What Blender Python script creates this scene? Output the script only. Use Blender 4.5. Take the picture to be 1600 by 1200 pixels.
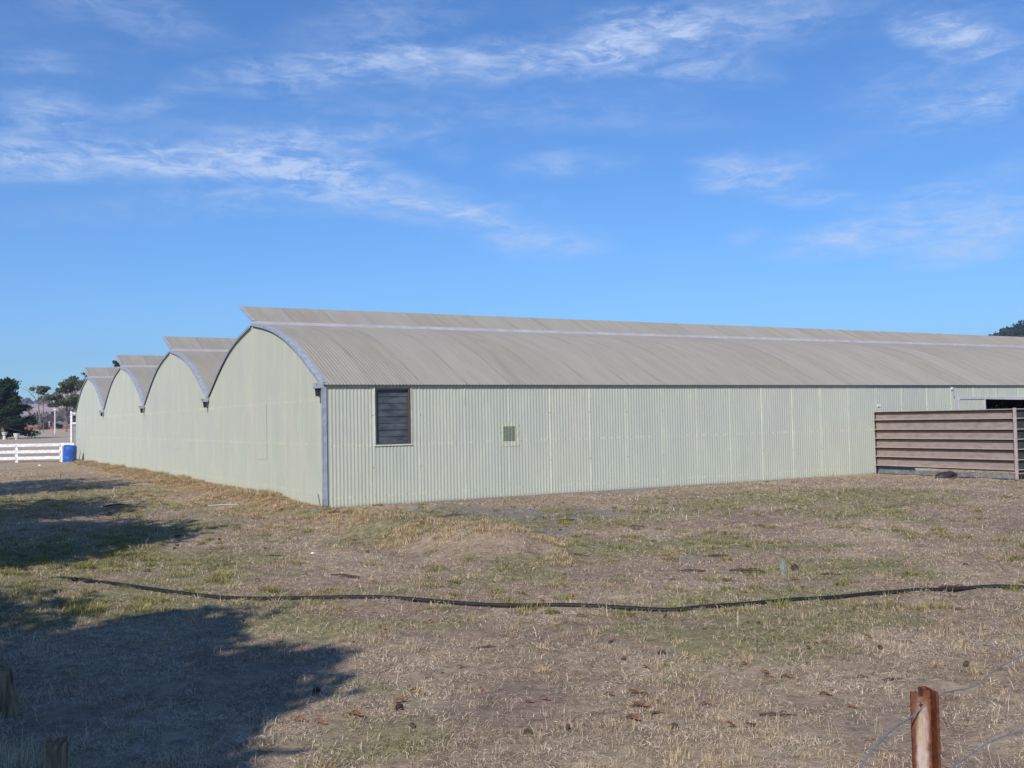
import bpy, bmesh, math, random
import numpy as np
from mathutils import Vector, Matrix
random.seed(7); RS = np.random.RandomState(11)
sc = bpy.context.scene
for o in list(bpy.data.objects): bpy.data.objects.remove(o)
R = math.radians
# ------------------------------------------------------------------ camera
CAMZ = 1.65
F_PX, PITCH, ROLL, PSI = 1593.6, R(2.023), R(1.106), R(59.93)
cd = bpy.data.cameras.new('camera'); cam = bpy.data.objects.new('camera', cd)
sc.collection.objects.link(cam); sc.camera = cam
cd.sensor_width = 36; cd.lens = F_PX/1600*36; cd.clip_start = .05; cd.clip_end = 6000
cp, sp, cr, sr = math.cos(PITCH), math.sin(PITCH), math.cos(ROLL), math.sin(ROLL)
Fv = Vector((0, cp, sp)); Rv = Vector((1, 0, 0)); Uv = Vector((0, -sp, cp))
r2, u2 = Rv*cr-Uv*sr, Rv*sr+Uv*cr
m = Matrix.Identity(4)
for i in range(3): m[i][0], m[i][1], m[i][2] = r2[i], u2[i], -Fv[i]
m[0][3], m[1][3], m[2][3] = 0, 0, CAMZ
cam.matrix_world = m
sc.render.resolution_x, sc.render.resolution_y = 1024, 768
# ------------------------------------------------------------------ sun, exposure
SUN_AZ, SUN_EL = R(19), R(38)       # azimuth: behind the camera, turned to the left
SD = Vector((-math.sin(SUN_AZ)*math.cos(SUN_EL), -math.cos(SUN_AZ)*math.cos(SUN_EL), math.sin(SUN_EL)))
sl = bpy.data.lights.new('sun', 'SUN'); sl.energy = 5.0; sl.angle = R(.5); sl.color = (1, .945, .86)
so = bpy.data.objects.new('sun', sl); sc.collection.objects.link(so)
so.rotation_euler = SD.to_track_quat('Z', 'Y').to_euler()
sc.view_settings.view_transform = 'Standard'; sc.view_settings.look = 'None'
sc.view_settings.gamma = 1; sc.view_settings.exposure = 0; sc.view_settings.use_curve_mapping = False

def ray(px, py):
    dx, dy = px-800, py-600
    X, Y = dx*cr-dy*sr, dx*sr+dy*cr
    return Vector((X/F_PX, cp+Y/F_PX*sp, sp-Y/F_PX*cp))
def gnd(px, py, z=0):
    d = ray(px, py); d = d*((z-CAMZ)/d.z); return Vector((d.x, d.y, z))
def atd(px, py, D):
    d = ray(px, py); d = d*(D/d.y); return Vector((d.x, d.y, d.z+CAMZ))

# ------------------------------------------------------------------ node helper
class NT:
    def __init__(s, tree): s.t = tree; s.n = tree.nodes; s.l = tree.links
    def node(s, typ, **kw):
        n = s.n.new(typ)
        for k, v in kw.items(): setattr(n, k, v)
        return n
    def put(s, sock, v):
        if isinstance(v, bpy.types.NodeSocket): s.l.new(v, sock)
        elif v is not None: sock.default_value = v
    def math(s, op, a, b=None, c=None, clamp=False):
        n = s.node('ShaderNodeMath', operation=op, use_clamp=clamp)
        s.put(n.inputs[0], a); s.put(n.inputs[1], b)
        if c is not None: s.put(n.inputs[2], c)
        return n.outputs[0]
    def mix(s, f, a, b, mode='MIX'):
        n = s.node('ShaderNodeMix', data_type='RGBA', blend_type=mode)
        s.put(n.inputs[0], f)
        for sock, v in ((n.inputs[6], a), (n.inputs[7], b)):
            if isinstance(v, (tuple, list)) and len(v) == 3: v = tuple(v)+(1,)
            s.put(sock, v)
        return n.outputs[2]
    def mapping(s, v, scale=(1, 1, 1), rot=(0, 0, 0), loc=(0, 0, 0)):
        n = s.node('ShaderNodeMapping'); s.put(n.inputs[0], v)
        n.inputs['Scale'].default_value = scale; n.inputs['Rotation'].default_value = rot; n.inputs['Location'].default_value = loc
        return n.outputs[0]
    def noise(s, v, scale, detail=3, rough=.55, dist=0, col=False):
        n = s.node('ShaderNodeTexNoise'); s.put(n.inputs['Vector'], v)
        n.inputs['Scale'].default_value = scale; n.inputs['Detail'].default_value = detail
        n.inputs['Roughness'].default_value = rough; n.inputs['Distortion'].default_value = dist
        return n.outputs['Color' if col else 'Fac']
    def ramp(s, f, lo, hi, a=0, b=1):
        n = s.node('ShaderNodeMapRange'); n.clamp = True
        s.put(n.inputs[0], f)
        for i, v in ((1, lo), (2, hi), (3, a), (4, b)): s.put(n.inputs[i], v)
        return n.outputs[0]
# ------------------------------------------------------------------ world
w = bpy.data.worlds.new('World'); sc.world = w; w.use_nodes = True
W = NT(w.node_tree); W.n.clear()
sky = W.node('ShaderNodeTexSky', sky_type='NISHITA'); sky.sun_disc = False
sky.sun_elevation = SUN_EL
sky.sun_rotation = math.atan2(SD.x, SD.y)
sky.altitude = 0; sky.air_density = 1.0; sky.dust_density = .0; sky.ozone_density = 4.0
tc = W.node('ShaderNodeTexCoord')
sep = W.node('ShaderNodeSeparateXYZ'); W.l.new(tc.outputs['Generated'], sep.inputs[0])
az = W.math('ARCTAN2', sep.outputs[0], sep.outputs[1]); el = W.math('ARCSINE', sep.outputs[2])
comb = W.node('ShaderNodeCombineXYZ'); W.l.new(az, comb.inputs[0]); W.l.new(el, comb.inputs[1])
warp = W.noise(W.mapping(comb.outputs[0], scale=(5, 13, 1)), 1, 5, .55, col=True)
ws = W.node('ShaderNodeSeparateXYZ'); W.l.new(warp, ws.inputs[0])
azw = W.math('MULTIPLY_ADD', W.math('SUBTRACT', ws.outputs[0], .5), .11, az)
elw = W.math('MULTIPLY_ADD', W.math('SUBTRACT', ws.outputs[1], .5), .035, el)
CL = [(500,108,165,22,6,.75),(620,92,60,34,10,.35),(790,102,150,26,2,.8),(950,80,62,26,0,.75),(995,36,75,20,-14,.65),(1110,42,190,34,0,.7),
 (190,246,230,20,3,.8),(340,250,140,18,-6,.55),(480,246,95,32,-8,.65),(600,300,190,30,-14,.75),(430,285,130,36,0,.4),(260,322,190,22,5,.28),
 (520,214,150,12,0,.3),(80,185,75,26,0,.55),(45,95,55,12,3,.4),(250,155,50,14,20,.35),(1180,263,90,22,0,.95),(1112,290,28,9,0,.4),
 (1370,358,130,22,8,1.0),(1560,362,100,30,10,1.0),(1492,52,75,24,-20,.9),(1560,135,110,22,18,.75),(1420,140,90,30,0,.28),(850,380,90,20,0,.6),
 (1270,303,60,9,-4,.6),(880,257,80,14,0,.5),(1430,303,80,9,3,.5),(1180,365,40,9,10,.3),(200,20,120,25,-10,.3),(560,50,160,30,10,.3),
 (1060,110,60,18,0,.5),(1150,108,60,18,-4,.45),(600,185,260,30,6,.22),(940,190,200,18,-3,.25),(700,220,40,20,0,.25),(1640,250,120,20,10,.4),(-60,230,120,30,0,.5),(720,335,80,10,-18,.4)]
acc = None
for cx, cy, a, b, ang, st in CL:
    d = ray(cx, cy).normalized(); A0, E0 = math.atan2(d.x, d.y), math.asin(d.z)
    c_, s_ = math.cos(R(ang)), math.sin(R(ang)); a_, b_ = 1.5*a/F_PX, 1.75*b/F_PX
    dx = W.math('SUBTRACT', azw, A0); dy = W.math('SUBTRACT', elw, E0)
    p = W.math('MULTIPLY_ADD', dx, c_/a_, W.math('MULTIPLY', dy, s_/a_))
    q = W.math('MULTIPLY_ADD', dx, -s_/b_, W.math('MULTIPLY', dy, c_/b_))
    rr = W.math('MULTIPLY_ADD', p, p, W.math('MULTIPLY', q, q))
    mk = W.math('MULTIPLY', W.math('POWER', W.math('SUBTRACT', 1, rr, clamp=True), 1.4), st*1.1)
    mk = W.math('MULTIPLY', mk, 1) if False else mk
    acc = mk if acc is None else W.math('ADD', acc, mk)
# other cirrus over the rest of the sky, thin
wis = W.noise(W.mapping(comb.outputs[0], scale=(7, 34, 1), rot=(0, 0, R(-6))), 1, 9, .66, .8)
wis2 = W.noise(W.mapping(comb.outputs[0], scale=(26, 80, 1), rot=(0, 0, R(14))), 1, 8, .7, .6)
wf = W.math('ADD', W.math('MULTIPLY', W.math('ADD', W.ramp(wis, .40, .66), .15), .8), W.math('MULTIPLY', W.ramp(wis2, .44, .66), 1.0))
bgc = W.ramp(W.noise(W.mapping(comb.outputs[0], scale=(3, 9, 1)), 1, 5, .6), .47, .8, 0, .38)
mask = W.math('MULTIPLY', W.math('ADD', acc, W.math('MULTIPLY', bgc, W.ramp(el, .07, .2))), wf)
mask = W.math('MULTIPLY', mask, .45, clamp=True)
tint = W.mix(1, sky.outputs[0], (.66, 1.05, 1.47), 'MULTIPLY')
skc = W.mix(W.math('MINIMUM', mask, .75), tint, (6.4, 7.7, 10.3))
bg = W.node('ShaderNodeBackground'); W.l.new(skc, bg.inputs[0]); bg.inputs[1].default_value = .098
out = W.node('ShaderNodeOutputWorld'); W.l.new(bg.outputs[0], out.inputs[0])

# ------------------------------------------------------------------ materials
def material(name, col=(.5, .5, .5), rough=.7, metal=0, fn=None, spec=.3):
    mt = bpy.data.materials.new(name); mt.use_nodes = True
    N = NT(mt.node_tree); b = N.n['Principled BSDF']
    b.inputs['Base Color'].default_value = tuple(col)+(1,); b.inputs['Roughness'].default_value = rough
    b.inputs['Metallic'].default_value = metal; b.inputs['Specular IOR Level'].default_value = spec
    if fn: fn(N, b)
    return mt
def speckle(col, var=.3, scale=20, stretch=(1, 1, 1), bump=0, col2=None, lo=.35, hi=.65):
    def fn(N, b):
        o = N.node('ShaderNodeTexCoord').outputs['Object']
        f = N.noise(N.mapping(o, scale=stretch), scale, 5, .6)
        c2 = col2 or tuple(c*(1-var) for c in col)
        N.l.new(N.mix(N.ramp(f, lo, hi), c2, tuple(c*(1+var*.4) for c in col)), b.inputs['Base Color'])
        if bump:
            bp = N.node('ShaderNodeBump'); bp.inputs['Strength'].default_value = bump; bp.inputs['Distance'].default_value = .01
            N.l.new(f, bp.inputs['Height']); N.l.new(bp.outputs[0], b.inputs['Normal'])
    return fn
SHEET = 1.0538; SH0 = 5.2417 - 4*SHEET     # phase of the sheet laps along the side wall
def wall_fn(axis, rows, phase, period, warm, bandk, ridgek):
    def fn(N, b):
        o = N.node('ShaderNodeTexCoord').outputs['Object']
        s = N.node('ShaderNodeSeparateXYZ'); N.l.new(o, s.inputs[0])
        x, z = s.outputs[axis], s.outputs[2]
        st = (6, 6, .35)
        f1 = N.noise(N.mapping(o, scale=st), 2.2, 4, .6)
        f2 = N.noise(o, .7, 4, .6); f3 = N.noise(N.mapping(o, scale=(30, 30, 2)), 1, 3, .6)
        c = N.mix(N.ramp(f1, .35, .65), (.43, .46, .405), (.485, .50, .425))
        c = N.mix(N.ramp(f2, .4, .62), c, (.455, .455, .425))
        c = N.mix(N.ramp(f3, .52, .72, 0, .6), c, (.57, .575, .47))
        rdg = N.math('COSINE', N.math('MULTIPLY', x, 2*math.pi/.0762))
        c = N.mix(N.math('MULTIPLY', N.math('MULTIPLY', N.ramp(rdg, .3, .95), N.ramp(N.noise(N.mapping(o, scale=(2.5, 2.5, .5)), 1, 4, .6), .38, .62, .15, 1)), ridgek), c, (.64, .64, .48))
        # each sheet has weathered a little differently
        k = N.math('DIVIDE', N.math('SUBTRACT', x, phase), period)
        idx = N.math('FLOOR', k); wn = N.node('ShaderNodeTexWhiteNoise', noise_dimensions='1D'); N.l.new(idx, wn.inputs['W'])
        c = N.mix(N.ramp(wn.outputs[0], 0, 1, 0, .42), c, (.385, .43, .405))
        # yellowed lap joints
        fr = N.math('ABSOLUTE', N.math('SUBTRACT', N.math('FRACT', N.math('ADD', k, .5)), .5))
        lap = N.math('LESS_THAN', fr, .013)
        c = N.mix(N.math('MULTIPLY', lap, warm), c, (.62, .64, .51))
        # yellowed bands where sheets are screwed to the girts
        wob = N.math('MULTIPLY_ADD', N.noise(N.mapping(o, scale=(2, 2, 2)), 4, 2), .04, -.02)
        for r in rows:
            d = N.math('ABSOLUTE', N.math('SUBTRACT', N.math('ADD', z, wob), r))
            bm_ = N.math('MULTIPLY', N.ramp(d, .012, .035, 1, 0), N.ramp(N.noise(N.mapping(o, scale=(6, 6, 3)), 1, 4), .42, .62, 0, 1))
            c = N.mix(N.math('MULTIPLY', bm_, bandk), c, (.62, .60, .46))
        # broad blotches, yellow-green tone low down, darker brown at the very foot
        f5 = N.noise(N.mapping(o, scale=(1.6, 1.6, .5)), 1.3, 6, .68); c = N.mix(N.ramp(f5, .5, .68, 0, .5), c, (.39, .42, .375)); c = N.mix(N.ramp(f5, .46, .3, 0, .5), c, (.56, .57, .46))
        g = N.math('MULTIPLY', N.ramp(z, .1, 1.3, 1, 0), N.ramp(f2, .32, .6))
        c = N.mix(N.math('MULTIPLY', g, .42), c, (.49, .51, .38))
        c = N.mix(N.ramp(z, .0, .06, .5, 0), c, (.30, .27, .22))
        c = N.mix(N.ramp(N.noise(o, 60, 2, .5), .62, .8, 0, .3), c, (.3, .33, .28))
        c = N.mix(1, c, (.985, .985, .95), 'MULTIPLY')
        N.l.new(c, b.inputs['Base Color'])
    return fn
def roof_fn(N, b):
    o = N.node('ShaderNodeTexCoord').outputs['Object']
    s = N.node('ShaderNodeSeparateXYZ'); N.l.new(o, s.inputs[0])
    f1 = N.noise(N.mapping(o, scale=(5, .5, .5)), 1.1, 5, .65)
    f2 = N.noise(N.mapping(o, scale=(16, .9, .9)), 1.0, 4, .65)
    f3 = N.noise(o, 24, 3, .6)
    c = N.mix(N.ramp(f1, .36, .64), (.265, .24, .196), (.315, .29, .243))
    c = N.mix(N.ramp(f2, .48, .72, 0, .35), c, (.235, .215, .165))
    k = N.math('DIVIDE', s.outputs[0], SHEET); idx = N.math('FLOOR', k)
    wn = N.node('ShaderNodeTexWhiteNoise', noise_dimensions='1D'); N.l.new(idx, wn.inputs['W'])
    c = N.mix(N.ramp(wn.outputs[0], 0, 1, 0, .3), c, (.365, .345, .31))
    fr = N.math('ABSOLUTE', N.math('SUBTRACT', N.math('FRACT', k), .5))
    c = N.mix(N.math('MULTIPLY', N.ramp(fr, .47, .492), N.ramp(N.noise(o, 1.5, 2), .4, .6, .15, .65)), c, (.19, .175, .15))
    c = N.mix(N.ramp(f3, .6, .75, 0, .3), c, (.5, .48, .44))
    N.l.new(c, b.inputs['Base Color'])
M = {}
M['side'] = material('weathered_corrugated_sheet', rough=.62, fn=wall_fn(0, (.18, 1.20, 2.34), SH0, SHEET, .75, .6, .38), spec=.25)
M['gable'] = material('weathered_gable_sheet', rough=.62, fn=wall_fn(1, (.27, 1.24, 2.13), .35, SHEET, .3, .55, .3), spec=.25)
M['roof'] = material('dirty_roof_sheet', rough=.75, fn=roof_fn, spec=.2)
M['galv'] = material('blue_grey_flashing', rough=.55, metal=.1, fn=speckle((.37, .395, .455), .25, 9, (1, 1, 1)), spec=.4)
M['galv_pale'] = material('pale_flashing', rough=.7, metal=0, fn=speckle((.47, .46, .50), .15, 3), spec=.2)
M['dark'] = material('dark_rubber', (.03, .035, .035), .6)
M['cream'] = material('cream_paint', rough=.6, fn=speckle((.62, .63, .55), .2, 8))
M['glass'] = material('dusty_dark_glass', rough=.3, fn=speckle((.085, .092, .10), .5, 2.6, (1, 1, 2.5)), spec=.4)
M['wframe'] = material('brown_window_frame', (.085, .07, .062), .6)
M['screen'] = material('pinkish_brown_board', rough=.75, fn=speckle((.315, .25, .222), .22, 4, (1, 1, 3)))
M['rail'] = material('pale_pink_rail', rough=.65, fn=speckle((.43, .355, .325), .2, 12))
M['raildark'] = material('rail_shadow_and_dark_post', rough=.8, fn=speckle((.05, .03, .03), .3, 12))  # near-black: painted shadow strips below the rails, also the wall-side post
M['shade'] = material('dark_green_panel', rough=.9, fn=speckle((.045, .055, .045), .5, 6))
M['plinth'] = material('grey_plinth_board', rough=.8, fn=speckle((.19, .20, .21), .4, 5))
M['white'] = material('white_paint', rough=.55, fn=speckle((.76, .74, .74), .28, 7, (1, 1, 2)))
M['blue'] = material('blue_plastic', rough=.32, fn=speckle((.035, .12, .48), .35, 6), spec=.5)
M['pipe'] = material('black_polythene', rough=.62, fn=speckle((.016, .016, .018), .4, 14), spec=.25)
M['timber'] = material('weathered_timber', rough=.85, fn=speckle((.22, .17, .10), .7, 8, (6, 6, .6), .6))
M['greytimber'] = material('grey_timber', rough=.9, fn=speckle((.22, .235, .20), .4, 18, (3, 3, .5), .6))
M['cone'] = material('dark_cone', rough=.9, fn=speckle((.085, .06, .045), .5, 60))
M['rustleaf'] = material('rust_leaf', rough=.8, fn=speckle((.30, .135, .065), .6, 30))
M['brick'] = material('red_brick', rough=.9, fn=speckle((.30, .09, .07), .3, 3))
M['bark'] = material('grey_bark', rough=.9, fn=speckle((.20, .17, .14), .5, 6, (3, 3, .7), .8))
M['stone'] = material('white_stone', (.75, .73, .70), .8)
M['wire'] = material('zinc_wire', rough=.6, metal=.2, fn=speckle((.21, .22, .245), .2, 50))
M['bag'] = material('black_bag', (.03, .03, .035), .45)
M['inside'] = material('dark_brown_floor', rough=.9, fn=speckle((.10, .085, .07), .4, 3))  # mottled dark brown for the greenhouse floor
def rust_fn(N, b):
    o = N.node('ShaderNodeTexCoord').outputs['Object']; s = N.node('ShaderNodeSeparateXYZ'); N.l.new(o, s.inputs[0])
    n1 = N.noise(o, 60, 5, .65); n2 = N.noise(N.mapping(o, scale=(1, 1, .35)), 55, 4, .7)
    c = N.mix(N.ramp(n1, .35, .65), (.085, .028, .018), (.20, .068, .028))
    ex = N.math('ABSOLUTE', N.math('ADD', s.outputs[0], .007))
    pale = N.math('MULTIPLY', N.ramp(N.math('ADD', ex, N.math('MULTIPLY', n2, .016)), .013, .021, 1, 0), N.ramp(N.math('ADD', s.outputs[2], N.math('MULTIPLY', n1, .08)), 1.185, 1.225, 1, 0))
    c = N.mix(pale, c, N.mix(N.ramp(n2, .4, .62), (.52, .42, .38), (.40, .28, .17)))
    N.l.new(c, b.inputs['Base Color'])
    bp = N.node('ShaderNodeBump'); bp.inputs['Strength'].default_value = .5; bp.inputs['Distance'].default_value = .001
    N.l.new(n1, bp.inputs['Height']); N.l.new(bp.outputs[0], b.inputs['Normal'])
M['rust'] = material('rusty_steel', rough=.8, fn=rust_fn)
def vcol_mat(name, rough=.85, var=.25, scale=8, trans=0, bump=None, hue=None):
    def fn(N, b):
        a = N.node('ShaderNodeAttribute', attribute_name='col')
        o = N.node('ShaderNodeTexCoord').outputs['Object']
        f = N.noise(o, scale, 6, .7)
        c = N.mix(1, a.outputs['Color'], N.mix(N.ramp(f, .3, .7), (1-var,)*3, (1+var,)*3), 'MULTIPLY')
        if hue:
            f4 = N.noise(o, hue, 3, .6); c = N.mix(N.ramp(f4, .58, .75, 0, .55), c, (.10, .075, .055))
            f5 = N.noise(o, hue*1.7, 3, .6); c = N.mix(N.ramp(f5, .62, .8, 0, .6), c, (.5, .42, .32))
        N.l.new(c, b.inputs['Base Color'])
        if trans:
            t = N.node('ShaderNodeBsdfTranslucent'); N.l.new(c, t.inputs[0])
            mx = N.node('ShaderNodeMixShader'); mx.inputs[0].default_value = trans
            N.l.new(b.outputs[0], mx.inputs[1]); N.l.new(t.outputs[0], mx.inputs[2])
            N.l.new(mx.outputs[0], N.n['Material Output'].inputs[0])
        if bump:
            f2 = N.noise(o, bump, 5, .7)
            bp = N.node('ShaderNodeBump'); bp.inputs['Strength'].default_value = .7; bp.inputs['Distance'].default_value = .03
            N.l.new(f2, bp.inputs['Height']); N.l.new(bp.outputs[0], b.inputs['Normal'])
    return material(name, rough=rough, fn=fn, spec=.15)
M['ground'] = vcol_mat('dry_ground', .95, .42, 9, bump=22, hue=16)
M['blade'] = vcol_mat('grass_blade', .8, .2, 3, trans=.25)
M['leaf'] = vcol_mat('leaf', .75, .2, 2, trans=.2)
M['hill'] = vcol_mat('hill_ground', .95, .35, .05)

# ------------------------------------------------------------------ object helpers
def np_mesh(name, V, Fq, mat=None, col=None, smooth=False, parent=None):
    V = np.asarray(V, dtype=np.float32).reshape(-1, 3); Fq = np.asarray(Fq, dtype=np.int32)
    k = Fq.shape[1]; me = bpy.data.meshes.new(name)
    me.vertices.add(len(V)); me.vertices.foreach_set('co', V.ravel())
    me.loops.add(Fq.size); me.loops.foreach_set('vertex_index', Fq.ravel())
    me.polygons.add(len(Fq)); me.polygons.foreach_set('loop_start', np.arange(0, Fq.size, k, dtype=np.int32))
    if smooth: me.polygons.foreach_set('use_smooth', np.ones(len(Fq), bool))
    me.update(calc_edges=True)
    if col is not None:
        a = me.color_attributes.new('col', 'FLOAT_COLOR', 'POINT')
        c = np.ones((len(V), 4), np.float32); c[:, :3] = col; a.data.foreach_set('color', c.ravel())
    me.validate()
    if mat: me.materials.append(mat)
    o = bpy.data.objects.new(name, me); sc.collection.objects.link(o); o.parent = parent
    return o
class MB:
    def __init__(s): s.v = []; s.f = []; s.mi = []
    def add(s, vs, fs, mi=0):
        n = len(s.v); s.v += [tuple(v) for v in vs]; s.f += [tuple(i+n for i in f) for f in fs]; s.mi += [mi]*len(fs); return s
    def box(s, x0, x1, y0, y1, z0, z1, mi=0):
        vs = [(x, y, z) for x in (x0, x1) for y in (y0, y1) for z in (z0, z1)]
        return s.add(vs, [(0, 1, 3, 2), (4, 6, 7, 5), (0, 4, 5, 1), (2, 3, 7, 6), (0, 2, 6, 4), (1, 5, 7, 3)], mi)
    def tube(s, pts, rad, n=8, caps=True, mi=0):
        pts = [Vector(p) for p in pts]; rings = []
        if not isinstance(rad, (list, tuple)): rad = [rad]*len(pts)
        up = Vector((0, 0, 1)); b = len(s.v)
        for i, p in enumerate(pts):
            t = (pts[min(i+1, len(pts)-1)]-pts[max(i-1, 0)]).normalized()
            a = t.cross(up); a = a.normalized() if a.length > 1e-3 else Vector((1, 0, 0))
            c = t.cross(a)
            for k in range(n):
                th = 2*math.pi*k/n; s.v.append(tuple(p+(a*math.cos(th)+c*math.sin(th))*rad[i]))
        for i in range(len(pts)-1):
            for k in range(n):
                s.f.append((b+i*n+k, b+i*n+(k+1) % n, b+(i+1)*n+(k+1) % n, b+(i+1)*n+k)); s.mi.append(mi)
        if caps:
            s.f.append(tuple(b+k for k in reversed(range(n)))); s.f.append(tuple(b+(len(pts)-1)*n+k for k in range(n))); s.mi += [mi]*2
        return s
    def lathe(s, prof, n=24, c=(0, 0, 0), mi=0):
        b = len(s.v)
        for r_, z in prof:
            for k in range(n):
                th = 2*math.pi*k/n; s.v.append((c[0]+r_*math.cos(th), c[1]+r_*math.sin(th), c[2]+z))
        for i in range(len(prof)-1):
            for k in range(n):
                s.f.append((b+i*n+k, b+i*n+(k+1) % n, b+(i+1)*n+(k+1) % n, b+(i+1)*n+k)); s.mi.append(mi)
        return s
    def build(s, name, mats, parent=None, smooth=False, bevel=0):
        me = bpy.data.meshes.new(name); me.from_pydata(s.v, [], s.f); me.update()
        for mt in (mats if isinstance(mats, (list, tuple)) else [mats]): me.materials.append(mt)
        me.polygons.foreach_set('material_index', s.mi)
        if smooth: me.polygons.foreach_set('use_smooth', [True]*len(s.f))
        bm = bmesh.new(); bm.from_mesh(me)
        if bevel: bmesh.ops.bevel(bm, geom=bm.edges[:], offset=bevel, segments=1, affect='EDGES')
        bmesh.ops.recalc_face_normals(bm, faces=bm.faces); bm.to_mesh(me); bm.free()
        if smooth and hasattr(me, 'set_sharp_from_angle'): me.set_sharp_from_angle(angle=R(40))
        o = bpy.data.objects.new(name, me); sc.collection.objects.link(o); o.parent = parent; return o
def tag(o, label=None, cat=None, group=None, kind=None):
    if label: o['label'] = label
    if cat: o['category'] = cat
    if group: o['group'] = group
    if kind: o['kind'] = kind
    return o
def empty(name, loc, rz=0, label=None, cat=None, group=None):
    o = bpy.data.objects.new(name, None); sc.collection.objects.link(o); o.empty_display_size = .2
    o.location = loc; o.rotation_euler = (0, 0, rz); return tag(o, label, cat, group)
def copy_tree(o, parent=None):
    c = o.copy(); sc.collection.objects.link(c); c.parent = parent
    for ch in o.children: copy_tree(ch, c)
    return c

# numpy value noise
def vn(x, y, seed=0):
    xi, yi = np.floor(x).astype(np.int64), np.floor(y).astype(np.int64); xf, yf = x-xi, y-yi
    def h(i, j):
        n = (i*374761393+j*668265263+seed*1442695041) & 0xffffffff
        n = ((n ^ (n >> 13))*1274126177) & 0xffffffff
        return ((n ^ (n >> 16)) & 0xffff)/65535.
    u, v = xf*xf*(3-2*xf), yf*yf*(3-2*yf)
    return (h(xi, yi)*(1-u)+h(xi+1, yi)*u)*(1-v)+(h(xi, yi+1)*(1-u)+h(xi+1, yi+1)*u)*v
def fbm(x, y, sc_, seed=0, o=4):
    t = 0; a = .5; s = 0
    for i in range(o): t = t+a*vn(x*sc_*2**i+17*i, y*sc_*2**i-9*i, seed+i); s += a; a *= .55
    return t/s
def sstep(a, b, x): t = np.clip((x-a)/(b-a), 0, 1); return t*t*(3-2*t)

# ------------------------------------------------------------------ building frame
C0 = Vector((-3.7102, 20.0389, 0)); AX = Vector((math.sin(PSI), math.cos(PSI), 0)); BY = Vector((-math.cos(PSI), math.sin(PSI), 0))
BROT = math.atan2(AX.y, AX.x)
H, BW, LEN = 2.43, 9.318, 60.0
def to_ts(x, y):
    dx, dy = x-C0.x, y-C0.y
    return dx*AX.x+dy*AX.y, dx*BY.x+dy*BY.y
def bpt(t, s, z=0): v = C0+AX*t+BY*s; return Vector((v.x, v.y, z))

# ------------------------------------------------------------------ ground
def seg_dist(x, y, p, q):
    px, py, qx, qy = p[0], p[1], q[0], q[1]; L = (qx-px)**2+(qy-py)**2
    t = np.clip(((x-px)*(qx-px)+(y-py)*(qy-py))/L, 0, 1)
    return np.hypot(x-px-t*(qx-px), y-py-t*(qy-py)), t
def bump_h(x, y):
    near = sstep(70, 30, np.hypot(x, y-12))
    h = (fbm(x, y, .9, 3)-.5)*.10+(fbm(x, y, 3.2, 9, 3)-.5)*.045
    d, t = seg_dist(x, y, (-3.3, 17.0), (.5, 12.1)); h = h+.27*np.exp(-(d/.62)**2)*sstep(0, .15, t)*sstep(1, .8, t)
    d, t = seg_dist(x, y, (-8.2, 24), (-4.2, 18.3)); h = h-.10*np.exp(-(d/.5)**2)+.07*np.exp(-((d-1.0)/.5)**2)
    t_, s_ = to_ts(x, y)
    h = h*sstep(-.1, .5, np.maximum(-t_, -s_))
    # rank turf banked a little against the long gable wall
    h = h+.08*sstep(-1.2, -.1, t_)*(t_ < 0)*sstep(.5, 4, s_)*sstep(37.2, 36, s_)
    return h*near
def terrain(x, y):
    d = np.hypot(x, y); return bump_h(x, y)+.007*np.clip(d-52, 0, 400)*sstep(45, 60, d)
def blobs(x, y, L):
    t = 0
    for px, py, rx, ry, st in L:
        c = gnd(px, py); sx = rx*c.y/F_PX; sy = ry*c.y*c.y/(CAMZ*F_PX)
        t = t+st*np.exp(-((x-c.x)/sx)**2-((y-c.y)/sy)**2)
    return t
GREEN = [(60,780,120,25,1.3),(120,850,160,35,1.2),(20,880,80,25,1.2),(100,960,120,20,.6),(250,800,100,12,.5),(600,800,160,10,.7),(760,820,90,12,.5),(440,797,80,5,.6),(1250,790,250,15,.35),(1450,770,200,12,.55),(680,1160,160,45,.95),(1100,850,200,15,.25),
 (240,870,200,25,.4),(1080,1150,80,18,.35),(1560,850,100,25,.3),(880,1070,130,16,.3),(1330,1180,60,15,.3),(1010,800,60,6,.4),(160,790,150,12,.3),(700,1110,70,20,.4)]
GRAV = [(700,800,90,12,1.3),(880,803,110,10,1.5),(800,832,120,12,1.3),(1120,838,60,7,.5),(1100,872,60,6,.8),(950,855,90,7,.5),(1470,835,90,7,.6),(1300,870,60,6,.35),(1200,830,60,6,.3)]
STRAW = [(700,850,110,10,.5),(560,830,90,10,.4),(1000,905,300,12,.25),(1250,1000,300,60,.25)]
SOIL = [(600,822,60,7,1.8),(480,835,130,12,.5),(390,800,60,6,.6),(560,850,60,6,.4),(740,845,50,5,.4)]
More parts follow.
